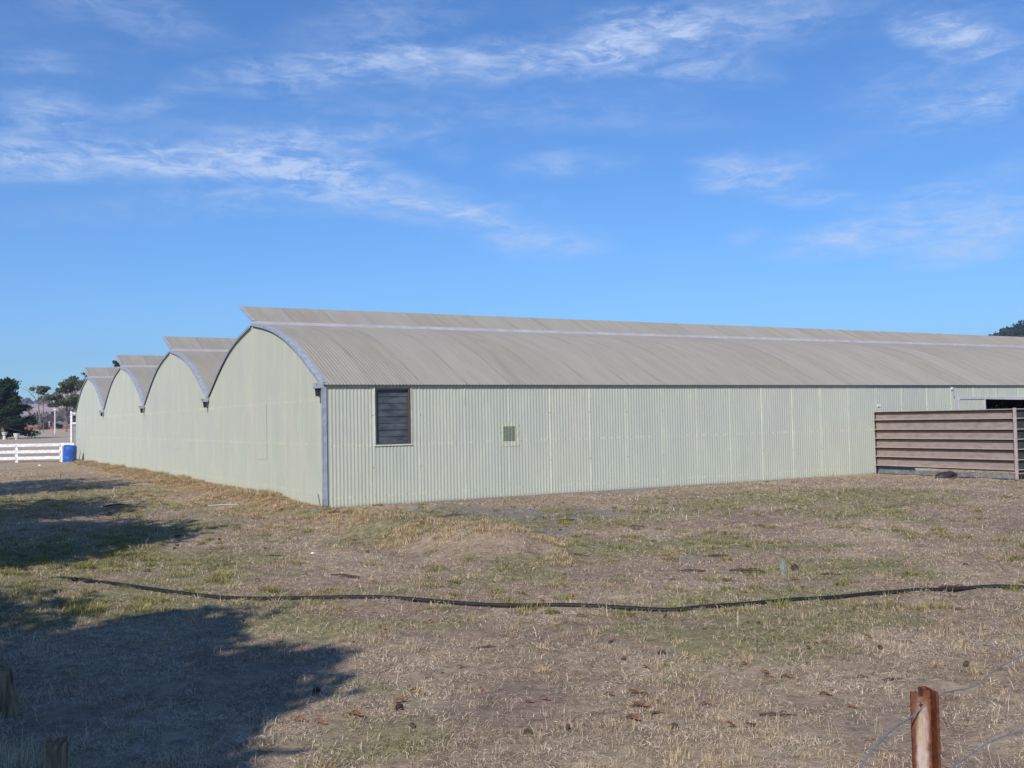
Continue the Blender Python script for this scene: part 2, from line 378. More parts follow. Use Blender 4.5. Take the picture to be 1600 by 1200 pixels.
def masks(x, y):
    t_, s_ = to_ts(x, y)
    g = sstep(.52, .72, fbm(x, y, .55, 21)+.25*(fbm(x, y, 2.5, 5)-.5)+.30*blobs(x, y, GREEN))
    edge = .5+1.7*np.clip(fbm(x, y, 1.3, 31)-.3, 0, 1)
    gv = sstep(0, 1, (np.exp(-(np.maximum(-s_, 0)/edge)**2)*sstep(.6, 2.5, t_)*sstep(13.5, 11, t_)*(s_ < .1)*(s_ > -3))*1.6)
    gv = np.maximum(gv, sstep(.34, .62, blobs(x, y, GRAV)*(.1+1.25*fbm(x, y, 1.6, 44, 5))))
    so_ = sstep(.56, .74, fbm(x, y, .8, 71)+.3*(fbm(x, y, 4, 55)-.5)+.25*blobs(x, y, SOIL))
    for p, q in (((-17, 39), (-9.5, 26.5)), ((-9.5, 26.5), (-4.6, 18.6)), ((-4.6, 18.6), (-2.2, 16.4))):
        dd, _t = seg_dist(x, y, p, q); so_ = np.maximum(so_, np.exp(-(dd/.55)**2)*sstep(.25, .5, fbm(x, y, 1.4, 12)))
    st = sstep(.4, .7, fbm(x, y, 1.1, 91)+.3*blobs(x, y, STRAW))
    red = np.exp(-((t_+.55)/.45)**2)*sstep(0, 3, s_)*sstep(38, 36, s_)
    return g, gv, so_, st, red
def lerp(a, b, f): return a*(1-f[:, None])+np.array(b)*f[:, None]
def ground_col(x, y):
    g, gv, so_, st, red = masks(x, y)
    c = np.tile(np.array([.335, .25, .175]), (len(x), 1))
    c = lerp(c, (.43, .34, .235), st*.65); c = lerp(c, (.24, .175, .14), so_*.6)
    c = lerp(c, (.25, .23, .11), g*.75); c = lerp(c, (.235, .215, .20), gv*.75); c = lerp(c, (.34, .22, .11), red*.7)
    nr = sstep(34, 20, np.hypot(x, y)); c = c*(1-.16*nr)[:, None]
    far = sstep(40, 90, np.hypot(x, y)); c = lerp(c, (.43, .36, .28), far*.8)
    return c
def axis(lo, hi, d0, lim):
    a = list(np.arange(lo, hi+1e-6, d0)); st = d0
    while a[-1] < lim: st *= 1.13; a.append(a[-1]+st)
    st = d0; b = [lo]
    while b[-1] > -lim: st *= 1.13; b.append(b[-1]-st)
    return np.array(b[:0:-1]+a)
gx, gy = axis(-14, 15, .09, 1450), axis(3.4, 29, .09, 1450)
GX, GY = np.meshgrid(gx, gy); fx, fy = GX.ravel(), GY.ravel()
nx, ny = len(gx), len(gy)
I = (np.arange(ny-1)[:, None]*nx+np.arange(nx-1)[None, :]).ravel()
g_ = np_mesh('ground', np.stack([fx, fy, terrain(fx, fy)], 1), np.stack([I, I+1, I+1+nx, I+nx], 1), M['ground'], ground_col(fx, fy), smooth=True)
tag(g_, kind='structure')
# hills
def hill(name, a0, a1, d0, d1, hf, colf, na=140, nd=60):
    A, D = np.meshgrid(np.linspace(R(a0), R(a1), na), np.linspace(d0, d1, nd)); A = A.ravel(); D = D.ravel()
    x, y = D*np.sin(A), D*np.cos(A); z = hf(np.degrees(A), D, x, y)
    I = (np.arange(nd-1)[:, None]*na+np.arange(na-1)[None, :]).ravel()
    return tag(np_mesh(name, np.stack([x, y, z], 1), np.stack([I, I+1, I+1+na, I+na], 1), M['hill'], colf(x, y, z), smooth=True), kind='structure')
def hl(a, d, x, y):
    ridge = np.interp(a, [-70, -40, -27, -25.6, -24.5, -23.9, -22.5, -18, -8, 5], [40, 34, 25, 24, 24.5, 31, 38, 38, 24, 10])
    p = sstep(380, 1000, d); return 2.0+(ridge-2)*p*(1-.5*sstep(1000, 1500, d))+(fbm(x, y, .012, 5)-.5)*10*p-3*(1-sstep(330, 420, d))
hill('hill', -70, 5, 330, 1500, hl, lambda x, y, z: lerp(np.tile(np.array([.40, .32, .285]), (len(x), 1)), (.25, .19, .17), sstep(.42, .6, fbm(x, y, .02, 8))))
def hr(a, d, x, y):
    ridge = np.interp(a, [16, 22, 24, 25.05, 26.65, 29, 34, 45, 60], [16, 24, 28, 31, 37, 46, 62, 78, 72])
    p = sstep(260, 520, d); return 1.5+(ridge-2)*p*(1-.4*sstep(560, 1000, d))+(fbm(x, y, .02, 6)-.5)*5*p-3*(1-sstep(230, 300, d))
hill('hill', 14, 62, 230, 1000, hr, lambda x, y, z: np.tile(np.array([.07, .075, .05]), (len(x), 1)))

# ------------------------------------------------------------------ greenhouse
gh = empty('greenhouse', C0, BROT, 'long pale green corrugated greenhouse with four arched bays and raised grey roof vents', 'greenhouse')
PITCH_C, AMP, PPP = .0762, .0043, 8
def corr(x): return AMP*np.cos(2*np.pi*x/PITCH_C)
def corr_wall(name, L, topf, rows, mat, place, holes=(), parent=gh, x0=0, amp=1.0):
    n = int((L-x0)/PITCH_C*PPP); xs = x0+np.linspace(0, L-x0, n+1); rows = np.asarray(rows, float); nr = len(rows)
    top = topf(xs); V = np.zeros((nr, n+1, 3))
    for j, rz in enumerate(rows):
        z = rz*top if topf.frac else np.full_like(xs, rz)
        V[j] = place(xs, corr(xs)*amp, z)
    I = (np.arange(nr-1)[:, None]*(n+1)+np.arange(n)[None, :])
    keep = np.ones(I.shape, bool); xm = (xs[1:]+xs[:-1])/2; zm = (rows[1:]+rows[:-1])/2
    for (a, b, c, d) in holes: keep &= ~(((xm > a) & (xm < b))[None, :] & ((zm > c) & (zm < d))[:, None])
    I = I[keep]
    return np_mesh(name, V.reshape(-1, 3), np.stack([I, I+1, I+n+2, I+n+1], 1), mat, smooth=True, parent=parent)
PR = [(0, 2.46), (.3, 2.60), (.6, 2.75), (1.0, 2.95), (1.5, 3.20), (2.05, 3.43), (2.7, 3.65), (3.3, 3.81), (3.8, 3.90), (4.3, 3.985), (4.85, 4.06)]
PL = [(4.98, 4.02), (5.5, 3.93), (6.2, 3.79), (6.7, 3.655), (7.2, 3.48), (7.6, 3.31), (8.05, 3.09), (8.5, 2.85), (8.9, 2.62), (9.24, 2.46)]
def cr_spline(P, n):
    P = np.array(P); d = np.r_[0, np.cumsum(np.hypot(*np.diff(P, axis=0).T))]
    q = np.linspace(0, d[-1], n); x = np.interp(q, d, P[:, 0]); z = np.interp(q, d, P[:, 1])
    for _ in range(2):
        x[1:-1] = (x[:-2]+2*x[1:-1]+x[2:])/4; z[1:-1] = (z[:-2]+2*z[1:-1]+z[2:])/4
    return np.stack([x, z], 1)
AR, AL = cr_spline(PR, 16), cr_spline(PL, 14)
def arch(s):
    k = np.mod(s, BW); return np.interp(k, np.r_[AR[:, 0], AL[:, 0], BW], np.r_[AR[:, 1], AL[:, 1], 2.46])-.035
def topside(x): return np.full_like(x, H)
topside.frac = False
def topg(x): return arch(x)
topg.frac = True
WIN = (1.08, 1.865, 1.205, 2.35); DOOR = (20.43, 24.6, -1, 2.02)
corr_wall('side_wall', LEN, topside, [0, .3, .8, 1.205, 1.6, 2.02, 2.35, H], M['side'], lambda x, c, z: np.stack([x, -c, z], 1), [WIN, DOOR])
corr_wall('gable_wall', 4*BW, topg, [0, .15, .3, .45, .6, .75, .9, 1], M['gable'], lambda x, c, z: np.stack([c, x, z], 1))
corr_wall('rear_wall', LEN, topside, [0, 1.2, H], M['side'], lambda x, c, z: np.stack([x, 4*BW+c, z], 1))
corr_wall('end_wall', 4*BW, topg, [0, .3, .6, 1], M['gable'], lambda x, c, z: np.stack([LEN-c, x, z], 1))
def corr_roof(name, prof, parent, x0, x1):
    n = int((x1-x0)/PITCH_C*6); xs = np.linspace(x0, x1, n+1); P = np.asarray(prof)
    T = np.gradient(P, axis=0); T /= np.linalg.norm(T, axis=1)[:, None]; Nn = np.stack([-T[:, 1], T[:, 0]], 1)
    V = np.zeros((len(P), n+1, 3))
    for j in range(len(P)):
        V[j, :, 0] = xs; V[j, :, 1] = P[j, 0]+Nn[j, 0]*corr(xs); V[j, :, 2] = P[j, 1]+Nn[j, 1]*corr(xs)
    I = (np.arange(len(P)-1)[:, None]*(n+1)+np.arange(n)[None, :]).ravel()
    return np_mesh(name, V.reshape(-1, 3), np.stack([I, I+1, I+n+2, I+n+1], 1), M['roof'], smooth=True, parent=parent)
def strip(prof, x0, x1, th):
    """solid ribbon following a profile in the s-z plane"""
    P = np.asarray(prof); T = np.gradient(P, axis=0); T /= np.linalg.norm(T, axis=1)[:, None]; Nn = np.stack([-T[:, 1], T[:, 0]], 1)
    mb = MB(); n = len(P); vs = []
    for j in range(n):
        for (x, k) in ((x0, 0), (x1, 0), (x1, th), (x0, th)): vs.append((x, P[j, 0]+Nn[j, 0]*k, P[j, 1]+Nn[j, 1]*k))
    fs = [(0, 1, 2, 3), tuple(4*(n-1)+i for i in (3, 2, 1, 0))]
    for j in range(n-1):
        for a, b in ((0, 1), (1, 2), (2, 3), (3, 0)): fs.append((4*j+a, 4*j+b, 4*j+4+b, 4*j+4+a))
    return mb.add(vs, fs)
ARo = np.vstack([[-.075, 2.415], AR])
rv = corr_roof('roof_vault', ARo, gh, -.03, LEN+.03)
rl = corr_roof('roof_back_slope', AL, rv, -.03, LEN+.03)
FL = np.stack([np.linspace(4.84, 5.98, 5), np.linspace(4.115, 4.60, 5)], 1); FL[:, 1] -= .02*np.sin(np.linspace(0, np.pi, 5))
vf = corr_roof('vent_flap', FL, rv, -.02, LEN+.02)
MB().box(-.03, LEN, 4.77, 4.86, 4.02, 4.12).build('ridge_flashing', M['galv_pale'], rv)
ef = strip(AR, -.045, .085, .014); fr_ = MB()
ef.build('edge_flashing', M['galv'], rv)
e2 = strip(np.stack([AR[:, 0], AR[:, 1]-.05], 1), -.05, -.035, .052); e2.build('edge_flashing', M['galv'], rv)
strip(AL, -.045, .085, .014).build('edge_flashing', M['galv'], rv)
strip(np.stack([AL[:, 0], AL[:, 1]-.045], 1), -.05, -.035, .03).build('edge_flashing', M['galv'], rv)
strip(FL, -.04, .06, .03).build('flap_edge', M['galv'], rv)
MB().box(0, LEN, 5.86, 5.92, 4.50, 4.545).build('flap_beam', M['galv'], rv)
for k in (1, 2, 3):
    c = copy_tree(rv, gh); c.location = (0, k*BW, 0)
# valley gutters and their end outlets
for k in range(5):
    s0 = k*BW; mb = MB()
    if k in (1, 2, 3): mb.box(-.06, LEN, s0-.11, s0+.06, 2.36, 2.375).box(-.06, LEN, s0-.115, s0-.105, 2.36, 2.47).box(-.06, LEN, s0+.055, s0+.065, 2.36, 2.47)
    if k == 0: mb.box(-.17, -.02, -.02, .13, 2.345, 2.455)
    else: mb.box(-.17, -.02, s0-.12, s0+.07, 2.31, 2.40).box(-.19, -.16, s0-.13, s0+.08, 2.37, 2.41)
    gt = mb.build('gutter', M['galv'], gh, bevel=.004)
    yy = .06 if k == 0 else s0-.03
    MB().lathe([(.0, -.15), (.038, -.15), (.05, -.02), (.066, 0), (.0, 0)], 12, (-.10, yy, 2.34 if k == 0 else 2.305)).build('outlet', M['dark'], gt, smooth=True)
mb = MB().box(-.03, .048, -.035, -.018, -.02, 2.43).box(-.04, -.022, -.035, .035, -.02, 2.43); mb.build('corner_flashing', M['galv'], gh)
# screws along the girts
V = []; Fc = []
for zr in (.18, 1.20, 2.34):
    for x in np.arange(PITCH_C*2, LEN, PITCH_C*3):
        if WIN[0]-.02 < x < WIN[1]+.02 and zr > 1.19: continue
        if DOOR[0]-1.3 < x < DOOR[1] and zr < 2.1: continue
        b = len(V); r_ = .0075; y = -AMP-.003
        V += [(x-r_, y, zr-r_), (x+r_, y, zr-r_), (x+r_, y, zr+r_), (x-r_, y, zr+r_), (x, y-.006, zr)]
        Fc += [(b, b+1, b+4), (b+1, b+2, b+4), (b+2, b+3, b+4), (b+3, b, b+4)]
for x in np.arange(SH0, LEN, SHEET):
    for zr in (.75, 1.8):
        if WIN[0]-.02 < x < WIN[1]+.02: continue
        b = len(V); r_ = .009; y = -AMP-.003
        V += [(x-r_, y, zr-r_), (x+r_, y, zr-r_), (x+r_, y, zr+r_), (x-r_, y, zr+r_), (x, y-.006, zr)]
        Fc += [(b, b+1, b+4), (b+1, b+2, b+4), (b+2, b+3, b+4), (b+3, b, b+4)]
M['screw'] = material('dull_screw', (.16, .15, .13), .6)
tag(np_mesh('screws', V, Fc, M['screw'], parent=gh), kind='stuff')
# overlapping side laps, a real second thickness of sheet at each joint
def lap(name, x, z0, z1, wd=.024, face='side', col='cream_lap'):
    mb = MB()
    if face == 'side': mb.box(x-wd/2, x+wd/2, -AMP-.007, -AMP+.004, z0, z1)
    else: mb.box(-AMP-.006, -AMP+.004, x-wd/2, x+wd/2, z0, z1)
    return mb
M['lapm'] = material('lap_edge', rough=.6, fn=speckle((.53, .55, .455), .25, 4, (1, 1, .5)))
mb = MB()
for k in range(0, 56):
    x = SH0+k*SHEET; x = round(x/PITCH_C)*PITCH_C
    if x > LEN-.1 or x < .2: continue
    z0 = 2.03 if DOOR[0]-1.3 < x < DOOR[1] else .01
    if WIN[0] < x < WIN[1]: mb.box(x-.010, x+.010, -AMP-.006, -AMP+.004, .01, WIN[2]-.03)
    else: mb.box(x-.010, x+.010, -AMP-.006, -AMP+.004, z0, H-.03)
x = round(4.0/PITCH_C)*PITCH_C; mb.box(x-.010, x+.010, -AMP-.006, -AMP+.004, .01, 1.08)
tag(mb.build('sheet_laps', M['lapm'], gh), kind='stuff')
# louvre window
wn = empty('louvre_window', (0, 0, 0)); wn.parent = gh; x0, x1, z0, z1 = WIN
mb = MB().box(x0, x0+.03, -.012, .10, z0, z1).box(x1-.045, x1, -.012, .10, z0, z1).box(x0+.03, x1-.045, -.012, .10, z1-.03, z1).box(x0+.03, x1-.045, -.012, .10, z0, z0+.025)
mb.build('window_frame', M['wframe'], wn)
mb = MB()
mb.box(x0-.03, x1+.03, -.022, .0, z0-.028, z0-.003).box(x0-.028, x0-.003, -.02, .0, z0, z1+.02).box(x1+.003, x1+.02, -.018, .0, z0, z1+.02)
mb.build('window_trim', M['cream'], wn)
nb = 8; hh = (z1-z0-.06)/nb
for i in range(nb):
    zc = z0+.03+hh*(i+.5); mb = MB(); dz, dy = hh*.54, .008+.014*random.random()**2
    mb.add([(x0+.032, .05-dy, zc-dz), (x1-.047, .05-dy, zc-dz), (x1-.047, .05+dy*.3, zc+dz), (x0+.032, .05+dy*.3, zc+dz),
            (x0+.032, .055-dy, zc-dz), (x1-.047, .055-dy, zc-dz), (x1-.047, .055+dy*.3, zc+dz), (x0+.032, .055+dy*.3, zc+dz)],
           [(0, 1, 2, 3), (4, 7, 6, 5), (0, 4, 5, 1), (3, 2, 6, 7), (0, 3, 7, 4), (1, 5, 6, 2)])
    mb.build('louvre_blade', M['glass'], wn)
# square patch with a dark hole
def patch(name, x0, x1, z0, z1, mat, off, face='side', amp=1.0, parent=gh):
    n = max(4, int((x1-x0)/PITCH_C*8)); xs = np.linspace(x0, x1, n+1); V = []
    for z in (z0, z1):
        for x in xs:
            c = -corr(x)*amp-off; V.append((x, c, z) if face == 'side' else (c, x, z))
    I = np.arange(n); o = np_mesh(name, V, np.stack([I, I+1, I+n+2, I+n+1], 1), mat, smooth=True, parent=parent)
    o.data.polygons.foreach_set('use_smooth', [False]*len(o.data.polygons)); return o
M['patchm'] = material('yellowed_patch', rough=.6, fn=speckle((.50, .51, .39), .25, 12, (3, 3, 1)))
M['patchg'] = material('green_patch', rough=.6, fn=speckle((.47, .49, .415), .10, 5, (3, 3, 1)))
M['patchd'] = material('dark_mesh_patch', rough=.8, fn=speckle((.19, .215, .17), .3, 30))
wp = patch('wall_patch', 3.96, 4.47, 1.08, 1.59, M['patchm'], .006)
patch('vent_mesh', 4.04, 4.335, 1.20, 1.515, M['patchd'], .010, parent=wp)
for a, b, c, d in ((3.82, 4.74, .85, 2.14), (12.75, 13.9, .95, 2.14), (22.0, 23.0, .78, 1.95)):
    patch('wall_patch', a, b, c, d, M['patchg'], .004, 'gable', .9)
MB().box(15.83, 15.95, -.025, -AMP, 1.82, 1.88).build('wall_plate', M['white'], gh, bevel=.006)
MB().box(18.95, 19.03, -.04, -AMP, 2.28, 2.35).build('wall_plate', M['white'], gh, bevel=.006)
MB().tube([(19.08, -.03, 2.40), (19.08, -.03, 2.07)], .014, 8).build('conduit', M['galv'], gh, smooth=True)
# sliding door and its head rail
dr = empty('sliding_door', (0, 0, 0)); dr.parent = gh
patch('door_leaf', 19.26, 20.42, .04, 2.0, M['patchg'], .055, amp=.5, parent=dr)
MB().box(19.22, 20.44, -.075, -.03, 2.0, 2.06).box(19.20, 19.26, -.078, -.03, .02, 2.0).box(20.40, 20.44, -.078, -.03, .02, 2.0).build('door_frame', M['galv_pale'], dr)
mb = MB(); n = 16
for i in range(n):
    xa, xb = 20.45+i*(4.4/n), 20.45+(i+1)*(4.4/n); za, zb = 2.0-.03*math.sin(math.pi*i/n), 2.0-.03*math.sin(math.pi*(i+1)/n)
    mb.add([(xa, -.09, za), (xb, -.09, zb), (xb, -.02, zb), (xa, -.02, za), (xa, -.09, za+.07), (xb, -.09, zb+.07), (xb, -.02, zb+.07), (xa, -.02, za+.07)],
           [(0, 1, 2, 3), (4, 7, 6, 5), (0, 4, 5, 1), (3, 2, 6, 7), (0, 3, 7, 4), (1, 5, 6, 2)])
mb.build('head_rail', M['galv_pale'], dr)
MB().box(.05, LEN-.05, .05, 4*BW-.05, -.05, .012).build('floor', M['inside'], gh)

# ------------------------------------------------------------------ louvred screen by the door
RZ = [1.68, 1.46, 1.20, .96, .72, .47, .23]
sc_ = empty('board_screen', bpt(15.72, 0), BROT, 'pinkish brown board screen with projecting rails built out from greenhouse wall', 'screen')
LS = 4.14
MB().box(.02, .04, -LS+.03, -.03, .22, 1.66).build('board_panel', M['screen'], sc_)
for z in RZ:
    mb = MB().box(-.055, .02, -LS, -.03, z-.008, z+.011, 0).box(-.03, .018, -LS+.01, -.04, z-.040, z-.0085, 1)  # second box is a dark strip drawing the shadow under the rail
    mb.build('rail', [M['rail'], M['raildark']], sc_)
MB().box(-.075, -.02, -LS-.06, -LS+.0, .0, 1.71).build('post', M['rail'], sc_, bevel=.004)
MB().box(-.01, .05, -.028, .0-.015, .0, 1.66).build('post', M['raildark'], sc_)
MB().box(-.015, .015, -LS+.02, -.1, .015, .125).build('plinth_board', M['plinth'], sc_)
LR = 7.5
MB().box(.0, LR, -LS-.01, -LS+.0, .16, 1.66).build('dark_panel', M['shade'], sc_)  # flat dark green sheet filling the gaps between the rails
for z in RZ:
    MB().box(-.018, LR, -LS-.065, -LS-.012, z-.008, z+.011, 0).box(0, LR, -LS-.04, -LS-.012, z-.040, z-.0085, 1).build('rail', [M['rail'], M['raildark']], sc_)  # again a dark strip below each rail in place of its shadow
for x in (2.5, 5, 7.5): MB().box(x-.03, x+.03, -LS+.002, -LS+.05, 0, 1.7).build('post', M['rail'], sc_)

def lumpy(name, mat, loc, r_, sq=(1, 1, 1), seed=1, amp=.4, label=None, cat=None, sub=3, rot=0):
    bm = bmesh.new(); bmesh.ops.create_icosphere(bm, subdivisions=sub, radius=1); rg = random.Random(seed)
    ph = [Vector((rg.uniform(-3, 3), rg.uniform(-3, 3), rg.uniform(-3, 3))) for _ in range(5)]
    for v in bm.verts:
        k = 1+amp*sum(math.sin(v.co.dot(p)+i)*.25 for i, p in enumerate(ph)); v.co = Vector((v.co.x*k*sq[0], v.co.y*k*sq[1], max(v.co.z*k*sq[2], -.25)))*r_
    me = bpy.data.meshes.new(name); bm.to_mesh(me); bm.free(); me.materials.append(mat)
    o = bpy.data.objects.new(name, me); sc.collection.objects.link(o); o.location = loc; o.rotation_euler.z = rot
    return tag(o, label, cat)
P = gnd(1485, 747); lumpy('rubbish_bag', M['bag'], (P.x, P.y, .05), .16, (1.6, .7, .7), 14, 1.6, 'crumpled black plastic bag slumped at the foot of brown board screen', 'bag')

# ------------------------------------------------------------------ foliage
def leaf_cloud(centers, radii, n, size, c0, c1, seed=0, flat=.5, shell=.6, squash=1.0):
    rs = np.random.RandomState(seed); K = len(centers); centers = np.asarray(centers, float); radii = np.asarray(radii, float)
    idx = rs.choice(K, n, p=(radii**2)/(radii**2).sum())
    d = rs.normal(size=(n, 3)); d /= np.linalg.norm(d, axis=1)[:, None]
    rr = (shell+(1-shell)*rs.rand(n))*(.75+.5*rs.rand(n)); rr = np.where(rs.rand(n) < .25, rs.rand(n), rr)
    off = d*rr[:, None]*radii[idx][:, None]; off[:, 2] *= squash; P = centers[idx]+off
    nrm = d*.6+rs.normal(size=(n, 3))*.6; nrm /= np.linalg.norm(nrm, axis=1)[:, None]
    a = np.cross(nrm, rs.normal(size=(n, 3))); a /= np.linalg.norm(a, axis=1)[:, None]; b = np.cross(nrm, a)
    s = size*(.6+.8*rs.rand(n))[:, None]
    V = np.stack([P-a*s-b*s*flat, P+a*s-b*s*flat*.4, P+a*s*.7+b*s*flat, P-a*s*.8+b*s*flat*.8], 1).reshape(-1, 3)
    cc = np.array(c0)+(np.array(c1)-np.array(c0))*(.65*rs.rand(n)+.35*rs.rand(K)[idx])[:, None]
    I = np.arange(n)*4; return V, np.stack([I, I+1, I+2, I+3], 1), np.repeat(cc, 4, 0)
def tree(name, base, height, centers, radii, n, size, c0, c1, label, cat='tree', trunk_r=.15, seed=0, lean=0, group=None, flat=.5, squash=1., trunkmat='bark', shell=.6):
    rt = empty(name, base, 0, label, cat, group); rg = random.Random(seed); mb = MB()
    mid = Vector((lean*.5, 0, height*.45)); top = Vector((lean, 0, height*.8))
    mb.tube([(0, 0, -.1), (lean*.15, .03, height*.2), mid, top], [trunk_r*1.25, trunk_r, trunk_r*.7, trunk_r*.25], 8)
    for c, r_ in zip(centers, radii):
        c = Vector(c); q = max(.25, min(.8, c.z/height-.25)); st = Vector((lean*q, 0, height*q*.85)); md = st.lerp(c, .55)+Vector((rg.uniform(-.1, .1), rg.uniform(-.1, .1), -.05))*height*.1
        mb.tube([st, md, c], [trunk_r*.42, trunk_r*.25, trunk_r*.08], 5)
    mb.build('trunk', M[trunkmat], rt, smooth=True)
    V, Fq, col = leaf_cloud(centers, radii, n, size, c0, c1, seed, flat, shell, squash)
    np_mesh('crown', V, Fq, M['leaf'], col, parent=rt); return rt
# trees standing outside the frame to the left: they throw the shade on the grass
def ballcrown(rx, ry, z0, z1, k, r0, r1, seed, offx=0):
    rg = random.Random(seed); cs, rs_ = [], []
    while len(cs) < k:
        x, y, z = rg.uniform(-1, 1), rg.uniform(-1, 1), rg.uniform(-1, 1)
        if x*x+y*y+z*z > 1: continue
        cs.append((x*rx+offx, y*ry, (z0+z1)/2+z*(z1-z0)/2)); rs_.append(rg.uniform(r0, r1))
    return cs, rs_
COT = 1/math.tan(SUN_EL)
def caster(px, py, zc):    # ground point of a crown at height zc whose shade falls at this place
    g = gnd(px, py) if not isinstance(px, Vector) else px
    return Vector((g.x-zc*COT*math.sin(SUN_AZ), g.y-zc*COT*math.cos(SUN_AZ), 0))
G0, G1 = (.035, .055, .018), (.09, .12, .04)
SH = [(Vector((-3.45, 6.2, 0)), 6.0, 1.7, 1.8, 4.4, 7.2, 16, .5, .8, 5200, 'broad dark tree nearest the road, outside the photo on the left', 3),
      (Vector((-6.4, 7.2, 0)), 6.0, 3.0, 2.1, 3.8, 7.4, 30, .7, 1.0, 11000, 'wide dark tree outside the photo, left of the nearest one', 4),
      (Vector((-8.7, 15.0, 0)), 6.5, 3.2, 2.2, 4.0, 8.0, 30, .8, 1.2, 12000, 'tall dark tree outside the photo beside the greenhouse lawn', 5),
      (Vector((-11.6, 20.5, 0)), 6.5, 3.6, 2.2, 3.8, 8.4, 32, .9, 1.3, 11000, 'dark tree second in the row outside the left edge', 6),
      (Vector((-15.4, 28.6, 0)), 6.5, 3.6, 3.2, 3.6, 9.0, 30, 1.0, 1.4, 11000, 'dark tree farthest along the row outside the left edge', 7)]
SH.append((Vector((-2.1, 5.0, 0)), 5.0, 1.0, .8, 4.2, 5.8, 9, .35, .6, 2200, 'small dark tree outside the photo, closest to the camera', 9))
SH.append((Vector((-8.4, 12.2, 0)), 6.0, 2.2, .9, 4.2, 6.8, 16, .6, .9, 6500, 'slender dark tree outside the photo between the two wide ones', 8))
for g, zc, rx, ry, z0, z1, k, ra, rb, n, lab, sd in SH:
    b = caster(g, 0, zc); cs, rs_ = ballcrown(rx, ry, z0, z1, k, ra, rb, sd)
    tree('shade_tree', b, z1, cs, [q*1.12 for q in rs_], int(n*1.15), .12, G0, G1, lab, trunk_r=.22, seed=sd, shell=.3)
# distant conifer at the left edge
b = atd(4, 690, 120); rg = random.Random(4); cs, rs_ = [], []
for i in range(95):
    z = rg.uniform(.6, 7.0); Rm = 3.5*(1-(z/7.6)**2.2)*(.75+.25*math.sin(z*3.7))+.3; th = rg.uniform(0, 6.28); q = rg.uniform(.45, 1)
    cs.append((math.cos(th)*Rm*q, math.sin(th)*Rm*q, z)); rs_.append(rg.uniform(.6, 1.0))
tree('pine_tree', (b.x, b.y, .45), 7.6, cs, rs_, 16000, .17, (.010, .026, .014), (.045, .085, .035), 'dark layered conifer at the far left edge behind the white fence', trunk_r=.25, seed=2, flat=.35, squash=.5)
# gum trees behind the greenhouse
def gum(px, py0, d, clumps, label, seed, n=1800, size=.2, tr=.12, lean=0, ctr=None, c0=(.05, .065, .03), c1=(.16, .17, .08)):
    b = atd(px, py0, d); b.z = float(terrain(np.array([b.x]), np.array([b.y]))[0]); cs, rs_ = [], []
    for cx, cy, r_ in clumps:
        q = atd(cx, cy, d); rg = random.Random(seed+cx)
        for j in range(3): cs.append((q.x-b.x+rg.uniform(-1, 1)*r_, rg.uniform(-1, 1)*r_, q.z-b.z+rg.uniform(-.35, .35)*r_)); rs_.append(r_*rg.uniform(.55, .9))
    return tree('gum_tree', b, max(c[2] for c in cs), cs, rs_, n, size, c0, c1, label, trunk_r=tr, seed=seed, squash=.6, lean=lean)
gum(68, 676, 180, [(60, 609, .9), (66, 606, .9), (70, 609, .7), (63, 614, .5), (66, 622, .5)], 'small sparse gum tree with an upper tuft of leaves before the hill', 31, 1300, .16, .06)
gum(104, 678, 180, [(92, 606, 1.3), (104, 602, 1.4), (116, 596, 1.6), (126, 600, 1.6), (84, 622, 1.3), (92, 626, 1.3), (104, 628, 1.5), (114, 634, 1.4), (122, 622, 1.5), (84, 633, .9)], 'spreading gum tree beside the far end of the greenhouse', 32, 6500, .18, .12)
gum(150, 680, 100, [(132, 585, .22), (136, 588, .2), (186, 567, .35), (184, 571, .25), (165, 590, .8), (150, 596, .8)], 'thin gum tree showing twigs above the last greenhouse roofs', 33, 900, .12, .07)
# bare twiggy branches
rt = empty('bare_tree', (0, 0, 0), 0, 'leafless grey tree with arching twigs in front of the brown hill', 'tree')
b = atd(62, 678, 150); b.z = float(terrain(np.array([b.x]), np.array([b.y]))[0]); rt.location = b; mb = MB()
mb.tube([(0, 0, -.1), (.1, 0, 2), tuple(atd(60, 634, 150)-b)], [.12, .1, .07], 6)
mb.build('trunk', M['bark'], rt, smooth=True)
for pts in ([(60, 634), (54, 620), (42, 610), (30, 605)], [(60, 634), (60, 618), (55, 604), (54, 599)], [(56, 624), (48, 616), (44, 608), (38, 604)], [(60, 630), (68, 622), (74, 618), (80, 611)], [(52, 616), (50, 608), (52, 601)], [(60, 634), (70, 630), (76, 626)]):
    q = [tuple(atd(x, y, 150)-b) for x, y in pts]; MB().tube(q, [.055, .04, .03, .015][:len(q)], 5).build('branch', M['bark'], rt, smooth=True)
def bush(px, py0, d, r_, hgt, label, seed, c0=(.05, .07, .02), c1=(.13, .15, .05), n=900, size=.14):
    b = atd(px, py0, d); b.z = float(terrain(np.array([b.x]), np.array([b.y]))[0]); cs, rs_ = ballcrown(r_, r_, .1, hgt, 8, r_*.3, r_*.5, seed)
    return tree('bush', b, hgt, cs, rs_, n, size, c0, c1, label, 'bush', .05, seed)
bush(67, 676, 245, 1.4, 1.4, 'round light green bush in front of the red brick wall', 41)
bush(91, 677, 245, .9, 1.3, 'small dark bush at the right end of the red brick wall', 42, (.02, .03, .015), (.05, .07, .03))
